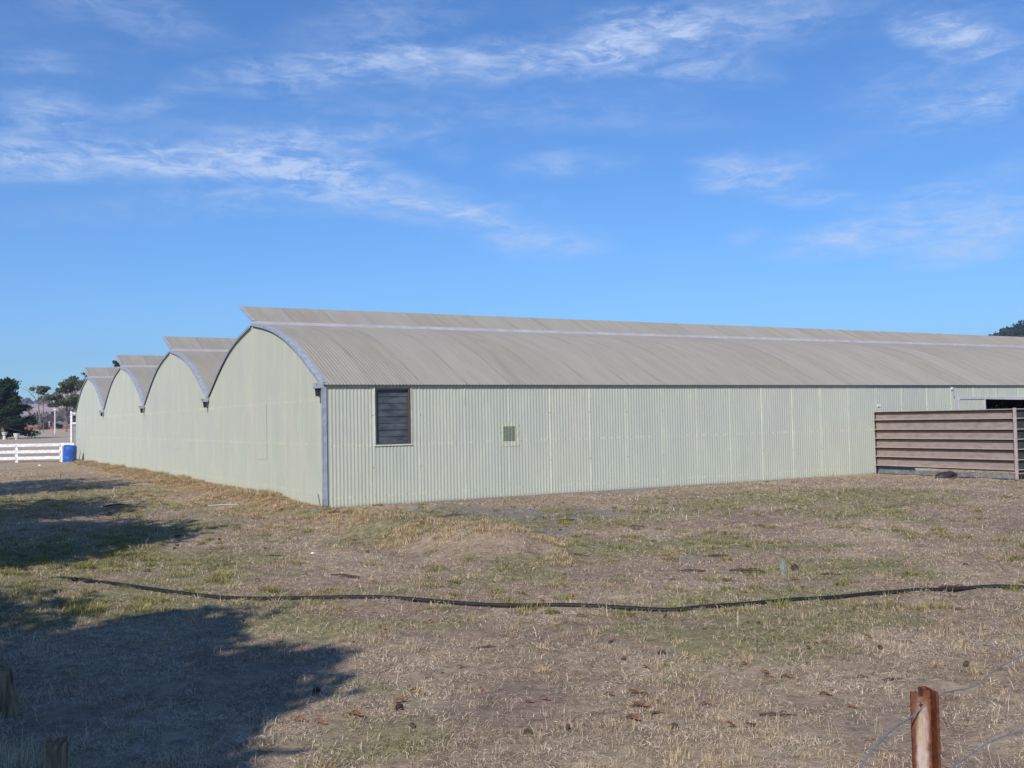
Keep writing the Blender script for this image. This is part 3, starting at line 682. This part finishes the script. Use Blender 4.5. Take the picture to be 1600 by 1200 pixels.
# wall of red brick far off
b0, b1 = atd(40, 676, 250), atd(112, 675, 250); tz = 1.35
mb = MB(); dv = (b1-b0); a_ = math.atan2(dv.y, dv.x); L = dv.length
mb.box(0, L, -.1, .1, -.3, .82).box(-.05, L+.05, -.16, .16, .82, .92)
for i in range(9): mb.box(i*L/8-.15, i*L/8+.15, -.18, .18, -.3, .96)
o = mb.build('brick_wall', M['brick']); o.location = (b0.x, b0.y, tz); o.rotation_euler.z = a_; tag(o, 'low red brick wall across the paddock below the hill', 'wall')
# poles
def pole(px, y0, y1, d, r_, label, arm=True):
    t, g = atd(px, y0, d), atd(px, y1, d); rt = empty('utility_pole', (g.x, g.y, g.z-.2), 0, label, 'pole'); h = t.z-g.z+.2
    MB().tube([(0, 0, 0), (0, 0, h*.5), (0, 0, h)], [r_, r_*.9, r_*.7], 8).build('shaft', M['white'], rt, smooth=True)
    MB().box(-r_*2.5, r_*2.5, -.05, .05, h-.35, h-.25).build('cross_arm', M['white'], rt)
pole(86, 637, 683, 160, .10, 'tall white pole standing behind the white rail fence'); pole(77, 658, 671, 320, .13, 'short distant white pole left of the tall one')
# pale bins under the conifer
for px, y0, y1, d, label in ((26, 677, 690, 116, 'pale flared tub on a stand at the foot of the dark conifer'), (7, 675, 684, 117, 'small white round tub half hidden under the dark conifer')):
    t, g = atd(px, y0, d), atd(px, y1, d); h = t.z-g.z; rt = empty('feed_tub', (g.x, g.y, g.z), 0, label, 'tub')
    MB().lathe([(0, h*.45), (.24, h*.45), (.36, h), (.33, h), (.22, h*.5), (0, h*.5)], 14).build('bowl', M['cream'], rt, smooth=True)
    MB().lathe([(.2, -.2), (.16, h*.45)], 10).build('stand', M['cream'], rt, smooth=True)
# hillside scrub (left) and woodland (right)
def wood(name, pts, r_, n_each, size, c0, c1, seed):
    rs = np.random.RandomState(seed); cs, rr = [], []
    for x, y, z in pts:
        for j in range(3):
            q = r_*rs.uniform(.45, .8); cs.append((x+rs.normal()*r_*.45, y+rs.normal()*r_*.45, z+r_*rs.uniform(.4, 1.7))); rr.append(q)
    V, Fq, col = leaf_cloud(cs, rr, n_each*len(pts), size, c0, c1, seed); return np_mesh(name, V, Fq, M['leaf'], col)
rs = np.random.RandomState(3)
a = rs.uniform(-33, -20, 1700); d = rs.uniform(430, 1150, 1700); x, y = d*np.sin(np.radians(a)), d*np.cos(np.radians(a)); k = fbm(x, y, .012, 77) > .52
z = hl(a, d, x, y)
tag(wood('hillside_scrub', np.stack([x, y, z], 1)[k], 2.6, 26, .9, (.10, .085, .075), (.19, .15, .125), 5), 'dull scrub dotted over the brown hillside at left', 'scrub', kind='stuff')
a = rs.uniform(23, 50, 2000); d = rs.uniform(400, 700, 2000); x, y = d*np.sin(np.radians(a)), d*np.cos(np.radians(a)); z = hr(a, d, x, y)
tag(wood('woodland', np.stack([x, y, z], 1), 2.5, 45, .6, (.02, .03, .02), (.06, .075, .045), 6), 'dark wooded hill rising behind the roof at right', 'woodland', kind='stuff')

# ------------------------------------------------------------------ fence, gate frame, barrel
PD = 50.4
def fpt(px, z): v = atd(px, 700, PD+(px-96)*.02*0); return Vector((v.x, v.y, z))
fz = .0
rt = empty('rail_fence', (0, 0, 0), 0, 'white painted three rail fence running left from the blue barrel', 'fence')
p0 = fpt(-400, fz); p1 = fpt(113, fz); rt.location = p1; rt.rotation_euler.z = 0
xs = [fpt(px, 0).x-p1.x for px in (96.0, 26.5, -43, -112, -181, -250)]
for i, x in enumerate(xs): MB().box(x-.075, x+.075, -.05, .05, -.15, .955).build('post', M['white'], rt, bevel=.006)
for zc in (.87, .545, .235):
    edges = [xs[0]+.0]+xs[1:]
    for a, b in zip(edges[:-1], edges[1:]): MB().box(b+.02, a-.02, -.085, -.052, zc-.075, zc+.075+random.uniform(-.004, .004)).build('rail', M['white'], rt, bevel=.004)
MB().box(xs[0]+.03, .12, -.085, -.052, .80, .95).build('rail', M['white'], rt, bevel=.004)
g = atd(112, 700, 53.6); rt = empty('white_gateway', (g.x, g.y, 0), 0, 'tall white timber frame standing behind the far greenhouse corner', 'gateway')
MB().box(-.055, .055, -.05, .05, -.1, 2.55).build('post', M['white'], rt, bevel=.005); MB().box(1.25, 1.36, -.05, .05, -.1, 2.55).build('post', M['white'], rt, bevel=.005)
for z in (2.40, 1.88): MB().box(.056, 1.249, -.03, .03, z, z+.1).build('rung', M['white'], rt)
g = gnd(108, 724); D_ = 49.3; g = atd(108, 700, D_)
brl = empty('barrel', (g.x, g.y, .02), 0, 'blue plastic barrel leaning by the greenhouse corner at end of white fence', 'barrel'); brl.rotation_euler = (R(2), R(5), 0)
MB().lathe([(0, .0), (.27, .0), (.30, .03), (.305, .12), (.318, .2), (.31, .24), (.31, .54), (.318, .58), (.305, .64), (.30, .75), (.28, .80), (.285, .82), (.26, .82), (.255, .79), (0, .79)], 28).build('drum', M['blue'], brl, smooth=True)
MB().lathe([(.0, .825), (.04, .825), (.04, .79)], 10, (.13, 0, 0)).build('bung', M['blue'], brl)

# ------------------------------------------------------------------ polythene pipe
PP = [(62,904),(100,907),(170,915),(260,926),(340,933),(400,935.5),(500,938),(600,938.5),(700,942),(800,946),(900,947.5),(1000,949.5),(1060,950),(1120,947),(1200,942),(1260,938),(1340,932),(1400,927),(1470,921),(1540,920),(1600,922),(1700,926),(1850,930)]
pts = [gnd(*p) for p in PP]; fine = []
for i in range(len(pts)-1):
    p0, p1, p2, p3 = pts[max(i-1, 0)], pts[i], pts[i+1], pts[min(i+2, len(pts)-1)]
    for k in range(8):
        t = k/8; fine.append(.5*((2*p1)+(p2-p0)*t+(2*p0-5*p1+4*p2-p3)*t*t+(3*p1-p0-3*p2+p3)*t*t*t))
fz_ = bump_h(np.array([p.x for p in fine]), np.array([p.y for p in fine]))
zs = np.convolve(np.pad(fz_, 4, mode='edge'), np.ones(9)/9, mode='valid')
for i, (p, zz) in enumerate(zip(fine, zs)): p.z = float(zz)+.014-.05*max(0, 1-i/8)
tag(MB().tube(fine, .021, 10).build('water_pipe', M['pipe'], smooth=True), 'black polythene water pipe snaking across the dry grass', 'pipe')

# ------------------------------------------------------------------ picket and wires in the foreground
pk = atd(1445, 1080, 1.7); rt = empty('fence_picket', (pk.x, pk.y, 0), R(6), 'rusty steel fence picket with notched top in the near right corner', 'fence post')
HT = pk.z; mb = MB(); cs_ = .003; rg = random.Random(3)
nz = 24; xsx = [(-.024+.003*i) for i in range(12)]
vid = {}; vs = []; fs = []
def vtx(i, j, side):
    key = (i, j, side)
    if key not in vid:
        z = HT-j*.003 if j <= nz else (0 if j == nz+2 else HT-nz*.003-.3)
        zz = z+(rg.uniform(-.0016, .0016) if j == 0 else 0)
        vid[key] = len(vs); vs.append((xsx[i], .0 if side == 0 else .0035, zz))
    return vid[key]
def solid(i, j):
    if i < 0 or i > 10 or j < 0 or j > nz+1: return False
    x = xsx[i]+.0015; z = j*.003+.0015
    if j <= nz:
        if abs(x+.0075) < .0035-.0 and z < .010: return False
        if (x+.0065)**2+(z-.0235)**2 < .0042**2: return False
    return True
for i in range(11):
    for j in range(nz+2):
        if not solid(i, j): continue
        f_ = [vtx(i, j, 0), vtx(i+1, j, 0), vtx(i+1, j+1, 0), vtx(i, j+1, 0)]; b_ = [vtx(i, j, 1), vtx(i+1, j, 1), vtx(i+1, j+1, 1), vtx(i, j+1, 1)]
        fs.append(tuple(f_[::-1])); fs.append(tuple(b_))
        if not solid(i, j-1): fs.append((f_[0], f_[1], b_[1], b_[0]))
        if not solid(i, j+1): fs.append((f_[3], b_[3], b_[2], f_[2]))
        if not solid(i-1, j): fs.append((f_[0], b_[0], b_[3], f_[3]))
        if not solid(i+1, j): fs.append((f_[1], f_[2], b_[2], b_[1]))
MB().add(vs, fs).build('face', M['rust'], rt)
def flange(prof, z1, name):
    n = len(prof); v = [(x, y, z) for z in (0, z1) for x, y in prof]; f = [tuple(range(n))[::-1], tuple(range(n, 2*n))]+[(i, (i+1) % n, n+(i+1) % n, n+i) for i in range(n)]
    return MB().add(v, f).build(name, M['rust'], rt)
flange([(.009, .0), (.0108, .004), (.0108, .036), (.0205, .036), (.0205, .002), (.0228, -.002), (.0245, .001), (.0230, .040), (.009, .040), (.009, .0036)], HT-.003, 'flange')
def wirepts(L): return [atd(x, y, d) for x, y, d in L]
def wire(L, label, name='fence_wire', r_=.0013):
    q = wirepts(L); f2 = []
    for i in range(len(q)-1):
        p0, p1, p2, p3 = q[max(i-1, 0)], q[i], q[i+1], q[min(i+2, len(q)-1)]
        for k in range(6):
            t = k/6; f2.append(.5*((2*p1)+(p2-p0)*t+(2*p0-5*p1+4*p2-p3)*t*t+(3*p1-p0-3*p2+p3)*t*t*t))
    f2.append(q[-1]); tag(MB().tube(f2, r_, 8).build(name, M['wire'], smooth=True), label, 'wire')
wire([(1270, 1330, 1.2), (1343, 1200, 1.40), (1376, 1158, 1.5), (1402, 1134, 1.6), (1422, 1122, 1.66), (1436, 1110, 1.693), (1446, 1100, 1.706), (1462, 1090, 1.74), (1480, 1081, 1.78), (1510, 1076, 1.85), (1530, 1068, 1.9), (1545, 1055, 1.95), (1566, 1040, 2.02), (1620, 1015, 2.15), (1700, 985, 2.3)], 'upper kinked grey wire threaded through the rusty picket')
wire([(1400, 1262, 1.55), (1455, 1222, 1.7), (1490, 1197, 1.78), (1520, 1176, 1.85), (1545, 1160, 1.9), (1575, 1148, 1.97), (1620, 1136, 2.05), (1700, 1110, 2.2)], 'lower grey wire crossing the near right corner below the kinked one')

# ------------------------------------------------------------------ old posts at lower left
def oldpost(name, px0, py0, px1, py1, d, wdt, label, lean=True, mat='timber'):
    t, g = atd(px0, py0, d), atd(px1, py1, d); rt = Vector((g.x, g.y, -.05)); v = t-rt; n = 9; mb = MB(); rg = random.Random(px0+5); vs = []; fs = []
    for j in range(8):
        for k in range(n):
            th = 2*math.pi*k/n; rr = wdt*(1+.16*math.sin(k*2.3+px0)+.05*math.sin(j*2+k)); q = v*(j/7)
            vs.append((q.x+rr*math.cos(th), q.y+rr*math.sin(th), q.z+(rg.uniform(-.03, .02) if j == 7 else 0)))
    for j in range(7):
        for k in range(n): fs.append((j*n+k, j*n+(k+1) % n, (j+1)*n+(k+1) % n, (j+1)*n+k))
    fs.append(tuple(7*n+k for k in range(n)))
    o = mb.add(vs, fs).build(name, M[mat]); o.location = rt; return tag(o, label, 'post')
oldpost('timber_post', 2, 1040, 20, 1112, 5.9, .05, 'leaning old timber post cut off by the left edge')
oldpost('timber_post', 91, 1158, 91, 1260, 4.55, .043, 'split upright timber post stub near the bottom left corner')
oldpost('timber_stake', 1222, 874, 1226, 898, 10.55, .032, 'short grey timber stake standing in the dry grass', mat='greytimber')
oldpost('timber_stake', 1241, 882, 1243, 896, 10.8, .04, 'stubby dark stump beside the grey timber stake', mat='cone')
g = gnd(503, 794); o = MB().add([(0, 0, 0), (.025, 0, 0), (.025, .02, 0), (0, .02, 0), (-.045, 0, .29), (-.02, 0, .28), (-.02, .02, .28), (-.045, .02, .29)], [(0, 3, 2, 1), (4, 5, 6, 7), (0, 1, 5, 4), (1, 2, 6, 5), (2, 3, 7, 6), (3, 0, 4, 7)]).build('timber_peg', M['greytimber'])
o.location = (g.x-.01, g.y-.16, 0); tag(o, 'thin grey peg leaning at the near corner of the greenhouse', 'peg')
a_, b_ = gnd(325, 794), gnd(372, 792.5); o = MB().tube([Vector((a_.x, a_.y, .05)), (a_+b_)/2+Vector((0, 0, .06)), Vector((b_.x, b_.y, .055))], .010, 8).build('stick', M['galv_pale'], smooth=True); tag(o, 'thin white stick lying in grass along the greenhouse end wall', 'stick')
g = gnd(489, 868); lumpy('pebble', M['stone'], (g.x, g.y, .02+float(bump_h(np.array([g.x]), np.array([g.y]))[0])), .026, (1, .8, .7), 3, .2, 'single white stone on the brown grass before the greenhouse corner', 'stone', 2)
g = gnd(62, 728); lumpy('pebble', M['stone'], (g.x, g.y, .02), .07, (1.2, .8, .5), 4, .4, 'pale stone on the grass in front of the white fence', 'stone', 2)
# pine cones
def cone_mesh():
    mb = MB(); mb.lathe([(0, 0), (.020, .006), (.032, .028), (.030, .055), (.018, .08), (0, .092)], 12)
    for j in range(9):
        z = .008+j*.0092; r_ = .034*math.sin(math.pi*min(.96, (j+1.4)/11))+.002
        for k in range(9):
            th = 2*math.pi*(k+.5*(j % 2))/9; c, s = math.cos(th), math.sin(th)
            mb.add([(c*r_*.6-s*.007, s*r_*.6+c*.007, z), (c*r_*.6+s*.007, s*r_*.6-c*.007, z), (c*(r_+.010), s*(r_+.010), z+.010), (c*r_*.7, s*r_*.7, z+.012)], [(0, 1, 2), (0, 2, 3), (1, 3, 2)])
    return mb
c0 = cone_mesh().build('pine_cone', M['cone']); tag(c0, 'dark brown pine cone lying in the cropped dry grass', 'pine cone', 'pine cones fallen in the grass')
CN = [(1040,1020,1.25),(957,1001,1.05),(628,1107,1.3),(820,1145,1.2),(645,1144,1.0),(971,1030,.7),(1190,975,.9),(1047,1143,1.0),(415,857,1.0),(550,1003,.8),(1166,973,.7),(258,852,1.1),(275,855,1.0),(1098,985,.7),(490,1080,1.2),(1380,1020,.9),(1507,1045,1.0),(887,1143,.7),(345,845,.9),(1260,1015,.8),(575,866,1.0),(672,905,.9),(1035,963,1.0)]
def place(o, px, py, s, rg, dz=0):
    g = gnd(px, py); z = float(terrain(np.array([g.x]), np.array([g.y]))[0])
    o.location = (g.x, g.y, z+dz); o.scale = (s, s, s); o.rotation_euler = (rg.uniform(1.2, 1.9), rg.uniform(-.5, .5), rg.uniform(0, 6.28))
rg = random.Random(5)
for i, (x, y, s) in enumerate(CN): place(c0 if i == 0 else copy_tree(c0), x, y, s*.5, rg, .008)
# fallen bark and leaves
def leaf_mesh():
    V, Fq = [], []; n = 7
    for i in range(n):
        t = i/(n-1); wd = .022*math.sin(math.pi*(t*.9+.08)); zz = .012*math.sin(t*3.1)+.010*math.sin(t*6)
        V += [(t*.13-.065, -wd, zz+.012), (t*.13-.065, 0, zz), (t*.13-.065, wd, zz+.015)]
    for i in range(n-1): Fq += [(i*3, i*3+1, i*3+4, i*3+3), (i*3+1, i*3+2, i*3+5, i*3+4)]
    return V, Fq
V, Fq = leaf_mesh(); l0 = np_mesh('bark_flake', V, Fq, M['rustleaf'], smooth=True); l0.modifiers.new('s', 'SOLIDIFY').thickness = .002
tag(l0, 'curled rust brown flake of bark on the dry grass', 'bark flake', 'bark flakes strewn over the grass')
LF = [(990,1090,1.6),(1008,1093,1.5),(1002,1110,1.4),(1026,1120,1.3),(990,1133,1.4),(1140,1141,1.5),(1172,1143,1.6),(907,964,1.1),(955,1092,1.1),(1166,1040,1.0),(1197,1052,1.1),(1200,1058,1.1),(850,1093,1.0),(650,1079,1.4),(624,1097,1.2),(675,973,1.1),(588,912,1.1),(610,911,1.1),(535,955,1.2),(518,952,1.0),(895,928,1.2),(850,940,1.2),(1259,919,1.6),(1165,928,1.0),(1245,905,1.1),(590,864,1.3),(520,900,1.0),(585,909,1.0),(452,845,1.4),(460,847,1.2),(402,909,1.3),(480,902,1.0),(900,975,.9),(930,1012,.9),(1275,1010,1.0),(1360,1000,1.0),(1290,1085,1.2),(1350,1060,1.0),(1500,960,1.0),(1420,1010,.9),(755,1075,.9),(470,1130,1.6),(500,1137,1.5),(560,1125,1.3),(720,1040,.9),(600,985,1.0),(770,930,1.0),(1100,1105,1.0),(1230,1060,1.0),(1290,1010,1.0),(1330,1105,1.1),(830,1095,.9),(1010,1040,.8)]
for i, (x, y, s) in enumerate(LF):
    o = l0 if i == 0 else copy_tree(l0); place(o, x+rg.uniform(-3, 3), y, s*rg.uniform(.4, .62), rg, .008); o.rotation_euler = (rg.uniform(-.4, .4), rg.uniform(-.3, .3), rg.uniform(-.7, .7))

# dark twigs and clods
mb = MB().tube([(-.16, 0, .012), (-.05, .015, .02), (.06, -.01, .016), (.17, .012, .008)], [.011, .012, .009, .004], 6).tube([(.0, 0, .018), (.05, .05, .03), (.09, .07, .02)], [.006, .005, .003], 5)
t0 = mb.build('twig', M['cone'], smooth=True); tag(t0, 'short dark twig lying on the thin grass', 'twig', 'twigs lying on the grass')
for i, (x, y, s) in enumerate([(1118, 870, 1), (1166, 894, 1.1), (1178, 896, .8), (1082, 891, .9), (690, 809, .9), (712, 807, 1.1), (885, 813, .9), (1000, 826, .7), (1015, 800, .8), (540, 902, 1), (180, 792, 1.5), (286, 838, .9), (320, 838, .7), (1300, 900, .8), (1490, 915, .9), (1395, 1062, .5), (760, 1010, .5), (1215, 1120, .6), (430, 870, .8), (905, 870, .8)]):
    o = t0 if i == 0 else copy_tree(t0); place(o, x, y, s, rg, .004); o.rotation_euler = (rg.uniform(-.2, .2), rg.uniform(-.08, .08), rg.uniform(-.5, .5)+(3.1 if i % 3 == 0 else 0))
M['clod'] = material('dark_soil', rough=.95, fn=speckle((.085, .06, .048), .5, 30))
q0 = lumpy('soil_clod', M['clod'], (0, 0, 0), .045, (1.3, 1, .6), 21, .9, 'dark clod of earth sitting on the cropped grass', 'clod', 3); q0['group'] = 'clods of earth on the grass'
for i, (x, y, s) in enumerate([(268, 827, 1), (275, 850, .9), (214, 812, 1.1), (200, 823, .8), (333, 835, .8), (230, 896, 1.3), (1022, 848, .8), (1014, 799, 1), (876, 828, .8), (1112, 855, .8), (1330, 829, .8), (1322, 782, .9), (1250, 795, .9), (1508, 883, 1), (1205, 852, .7), (640, 866, .8), (555, 848, 1.1), (770, 908, .7), (1050, 905, .9), (1395, 950, .8), (1280, 960, .7), (690, 1045, .5), (885, 1030, .5), (1540, 1010, .7)]):
    o = q0 if i == 0 else copy_tree(q0); place(o, x, y, s*rg.uniform(.35, .7)*min(1, (gnd(x, y).y+6)/20), rg, .002); o.rotation_euler = (0, 0, rg.uniform(0, 6))
# plants inside the doorway
for x, y, hgt, label in ((21.3, 1.2, 2.0, 'leafy dark plant just inside the open greenhouse doorway'), (23.3, 1.6, 1.9, 'leafy dark plant deeper inside the open greenhouse doorway')):
    b = bpt(x, y, .012); cs, rs_ = ballcrown(.6, .5, .5, hgt, 9, .25, .4, int(x*10)); tree('greenhouse_plant', b, hgt, cs, rs_, 700, .07, (.02, .04, .015), (.06, .10, .03), label, 'plant', .02, int(x))

# ------------------------------------------------------------------ grass
def blades(name, P, L, Wd, tilt, az, col, label):
    n = len(P); dirx, diry = np.cos(az), np.sin(az); hz = L*np.sin(tilt); up = L*np.cos(tilt)
    sx, sy = -diry, dirx; w2 = Wd/2
    tw = RS.uniform(-1, 1, n)
    sx2, sy2, sz2 = sx*(1-abs(tw)*.3), sy*(1-abs(tw)*.3), tw*.6
    base = P.copy()
    A = np.stack([base[:, 0]-sx2*w2, base[:, 1]-sy2*w2, base[:, 2]-.004], 1)
    B = np.stack([base[:, 0]+sx2*w2, base[:, 1]+sy2*w2, base[:, 2]-.004], 1)
    mx, my, mz = base[:, 0]+dirx*hz*.4, base[:, 1]+diry*hz*.4, base[:, 2]+up*.65
    Cc = np.stack([mx+sx2*w2*.8, my+sy2*w2*.8, mz+sz2*w2], 1); Dd = np.stack([mx-sx2*w2*.8, my-sy2*w2*.8, mz-sz2*w2], 1)
    E = np.stack([base[:, 0]+dirx*hz, base[:, 1]+diry*hz, base[:, 2]+up], 1)
    E2 = E+np.stack([sx2, sy2, sz2], 1)*(w2*.25)[:, None]
    V = np.stack([A, B, Cc, Dd, E, E2], 1).reshape(-1, 3); I = np.arange(n)*6
    Fq = np.concatenate([np.stack([I, I+1, I+2, I+3], 1), np.stack([I+3, I+2, I+5, I+4], 1)])
    return tag(np_mesh(name, V, Fq, M['blade'], np.repeat(col, 6, 0)), label, 'grass', kind='stuff')
N = 820000
d = 3.8*(42/3.8)**(RS.rand(N)**.92); x = RS.uniform(-.57, .57, N)*d+RS.normal(size=N)*.3; y = d
t_, s_ = to_ts(x, y); ok = (np.minimum(t_, s_) < -.02); x, y = x[ok], y[ok]; d = d[ok]; n = len(x)
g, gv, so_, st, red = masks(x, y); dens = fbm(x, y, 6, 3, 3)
keep = RS.rand(n) < np.clip((1-.88*gv)*(1-.6*so_)*(.12+2.6*(dens-.28)*(.45+fbm(x, y, 1.9, 83, 3))), 0, 1)
x, y, d, g, gv, so_, st, red = (q[keep] for q in (x, y, d, g, gv, so_, st, red)); n = len(x)
z = terrain(x, y); u = RS.rand(n)
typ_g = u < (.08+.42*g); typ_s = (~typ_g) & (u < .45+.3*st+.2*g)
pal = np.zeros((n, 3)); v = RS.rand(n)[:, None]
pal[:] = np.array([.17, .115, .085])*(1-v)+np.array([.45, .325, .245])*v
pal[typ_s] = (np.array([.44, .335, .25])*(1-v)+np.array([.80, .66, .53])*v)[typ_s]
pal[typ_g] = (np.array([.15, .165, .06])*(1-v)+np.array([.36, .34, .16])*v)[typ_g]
rm = RS.rand(n) < red*.6; pal[rm] = (np.array([.30, .17, .07])*(1-v)+np.array([.52, .36, .18])*v)[rm]
L = RS.gamma(3.5, .0072, n)*(1+.5*g)*np.clip(.5+d*.045, .62, 1.4)+.012
tall = RS.rand(n) < .008; L[tall] *= 2.0
tilt = np.clip(RS.normal(1.32, .22, n), .05, 1.54); tilt[typ_g] -= .2; tilt[tall] *= .4
blades('grass', np.stack([x, y, z], 1), L, np.clip(.0016+.00036*d, .0024, .014)*RS.uniform(.6, 1.3, n), tilt, RS.rand(n)*6.283, pal, 'cropped dry grass with green patches covering the paddock')
# rank grass along the end wall, tussocks, seed stalks
def clumps(Pc, per, rad, L0, L1, c0, c1, wd):
    P, LL, cc, az_, ti = [], [], [], [], []
    for (cx, cy), k, r_, h in zip(Pc, per, rad, L1):
        k = int(k); th = RS.rand(k)*6.283; q = np.sqrt(RS.rand(k))*r_
        P.append(np.stack([cx+q*np.cos(th), cy+q*np.sin(th)], 1)); LL.append(h*RS.uniform(.5, 1, k)); az_.append(th+RS.normal(size=k)*.5)
        ti.append(np.clip(.15+.75*q/r_+RS.normal(size=k)*.18, .02, 1.3)); vv = RS.rand(k, 1)*.7+RS.rand()*.3; cc.append(np.array(c0)*(1-vv)+np.array(c1)*vv)
    P = np.vstack(P); z = terrain(P[:, 0], P[:, 1]); return np.column_stack([P, z]), np.concatenate(LL), np.concatenate(ti), np.concatenate(az_), np.vstack(cc)
m_ = 900; ss = RS.uniform(.1, 37.0, m_); tt = -np.abs(RS.normal(.1, .42, m_))-.03
Pc = [(bpt(a, b).x, bpt(a, b).y) for a, b in zip(tt, ss)]
hh_ = (.05+.26*np.clip(fbm(ss, ss*0, .6, 12)-.3, 0, 1)*sstep(0, 2.0, ss))*np.exp(tt*.8)+.02
P_, L_, ti_, az_, cc_ = clumps(Pc, np.full(m_, 60), RS.uniform(.06, .16, m_), 0, hh_*RS.uniform(.7, 1.3, m_), (.27, .19, .10), (.64, .50, .31), .01)
blades('tall_grass', P_, L_, RS.uniform(.006, .014, len(P_)), ti_, az_, cc_, 'taller golden grass growing along the foot of the end wall')
Pc, per, rad, hs = [], [], [], []
m_ = 0
for i in range(6000):
    px, py = RS.uniform(-60, 1660), RS.uniform(745, 960); g0 = gnd(px, py); a, b = to_ts(g0.x, g0.y)
    if min(a, b) > -.12: continue
    gg = blobs(np.array([g0.x]), np.array([g0.y]), GREEN)[0]+.6*blobs(np.array([g0.x]), np.array([g0.y]), GRAV)[0]+.12
    if RS.rand() > gg*.32: continue
    Pc.append((g0.x, g0.y)); per.append(70); rad.append(RS.uniform(.05, .16)); hs.append(RS.uniform(.04, .09))
P_, L_, ti_, az_, cc_ = clumps(Pc, per, rad, 0, hs, (.12, .13, .04), (.42, .36, .15), .01)
blades('grass_tussocks', P_, L_, RS.uniform(.004, .010, len(P_)), ti_, az_, cc_, 'low yellow green tussocks dotted between the gravel patches')
Pc, per, rad, hs = [], [], [], []
for i in range(520):
    px, py = RS.uniform(-20, 1620), RS.uniform(800, 1195)
    g0 = gnd(px, py); Pc.append((g0.x, g0.y)); per.append(RS.randint(3, 12)); rad.append(RS.uniform(.02, .06)); hs.append(RS.uniform(.05, .10))
for px, py, k, r_, h in ((652, 1085, 16, .05, .13), (645, 1088, 8, .04, .10), (554, 1112, 8, .02, .14), (30, 1200, 200, .3, .16), (62, 1195, 90, .12, .16), (10, 1112, 70, .12, .14), (85, 1160, 5, .03, .2), (33, 1160, 4, .03, .25), (100, 1180, 12, .04, .2), (1140, 1135, 3, .02, .12), (0, 1230, 200, .3, .2), (825, 776, 60, .14, .16), (760, 783, 40, .16, .08), (890, 768, 30, .14, .08), (1010, 762, 30, .14, .08), (1130, 755, 30, .16, .09), (640, 789, 40, .16, .07), (540, 794, 40, .14, .08), (1290, 748, 30, .2, .08), (1090, 960, 20, .12, .08), (1165, 905, 30, .3, .1), (1240, 900, 30, .25, .1)):
    g0 = gnd(px, py); Pc.append((g0.x, g0.y)); per.append(k); rad.append(r_); hs.append(h)
P_, L_, ti_, az_, cc_ = clumps(Pc, per, rad, 0, hs, (.38, .31, .17), (.70, .62, .44), .01)
blades('dead_stalks', P_, L_, RS.uniform(.0016, .0035, len(P_)), ti_, az_, cc_, 'pale dead stalks sticking up out of the cropped turf')

Pc, per, rad, hs = [], [], [], []
for i in range(5200):
    if i < 900:
        t = RS.rand(); g0 = Vector((-3.6+4.6*t+RS.normal()*.55, 17.3-5.6*t+RS.normal()*.5, 0)); k, h = 26, .075
    elif i < 1300:
        t = RS.rand(); g0 = Vector((-9.5+6.4*t+RS.normal()*.4, 25.5-8.2*t+RS.normal()*.5, 0)); k, h = 30, .08
    else:
        dd = 4.2*(30/4.2)**RS.rand(); g0 = Vector((RS.uniform(-.55, .55)*dd, dd, 0)); k, h = 18, .045
    a, b = to_ts(g0.x, g0.y)
    if min(a, b) > -.2 or fbm(np.array([g0.x]), np.array([g0.y]), .9, 61)[0] < .42: continue
    Pc.append((g0.x, g0.y)); per.append(k); rad.append(RS.uniform(.03, .10)); hs.append(h*RS.uniform(.6, 1.3))
P_, L_, ti_, az_, cc_ = clumps(Pc, per, rad, 0, hs, (.30, .20, .11), (.72, .56, .34), .01)
blades('dry_tufts', P_, L_, np.clip(.0012+.0004*P_[:, 1], .0025, .010), ti_, az_, cc_, 'small straw coloured tufts standing out of the cropped grass and the low bank')
# ------------------------------------------------------------------ the air
HZ = MB().box(-1800, 1800, -1800, 1800, -4, 130)
hz = HZ.build('haze', material('air', (1, 1, 1))); tag(hz, kind='stuff')
mt = hz.data.materials[0]; mt.node_tree.nodes.clear(); A = NT(mt.node_tree)
vol = A.node('ShaderNodeVolumePrincipled'); vol.inputs['Color'].default_value = (.62, .74, 1, 1); vol.inputs['Density'].default_value = .00035; vol.inputs['Anisotropy'].default_value = .2
oo = A.node('ShaderNodeOutputMaterial'); A.l.new(vol.outputs[0], oo.inputs['Volume'])
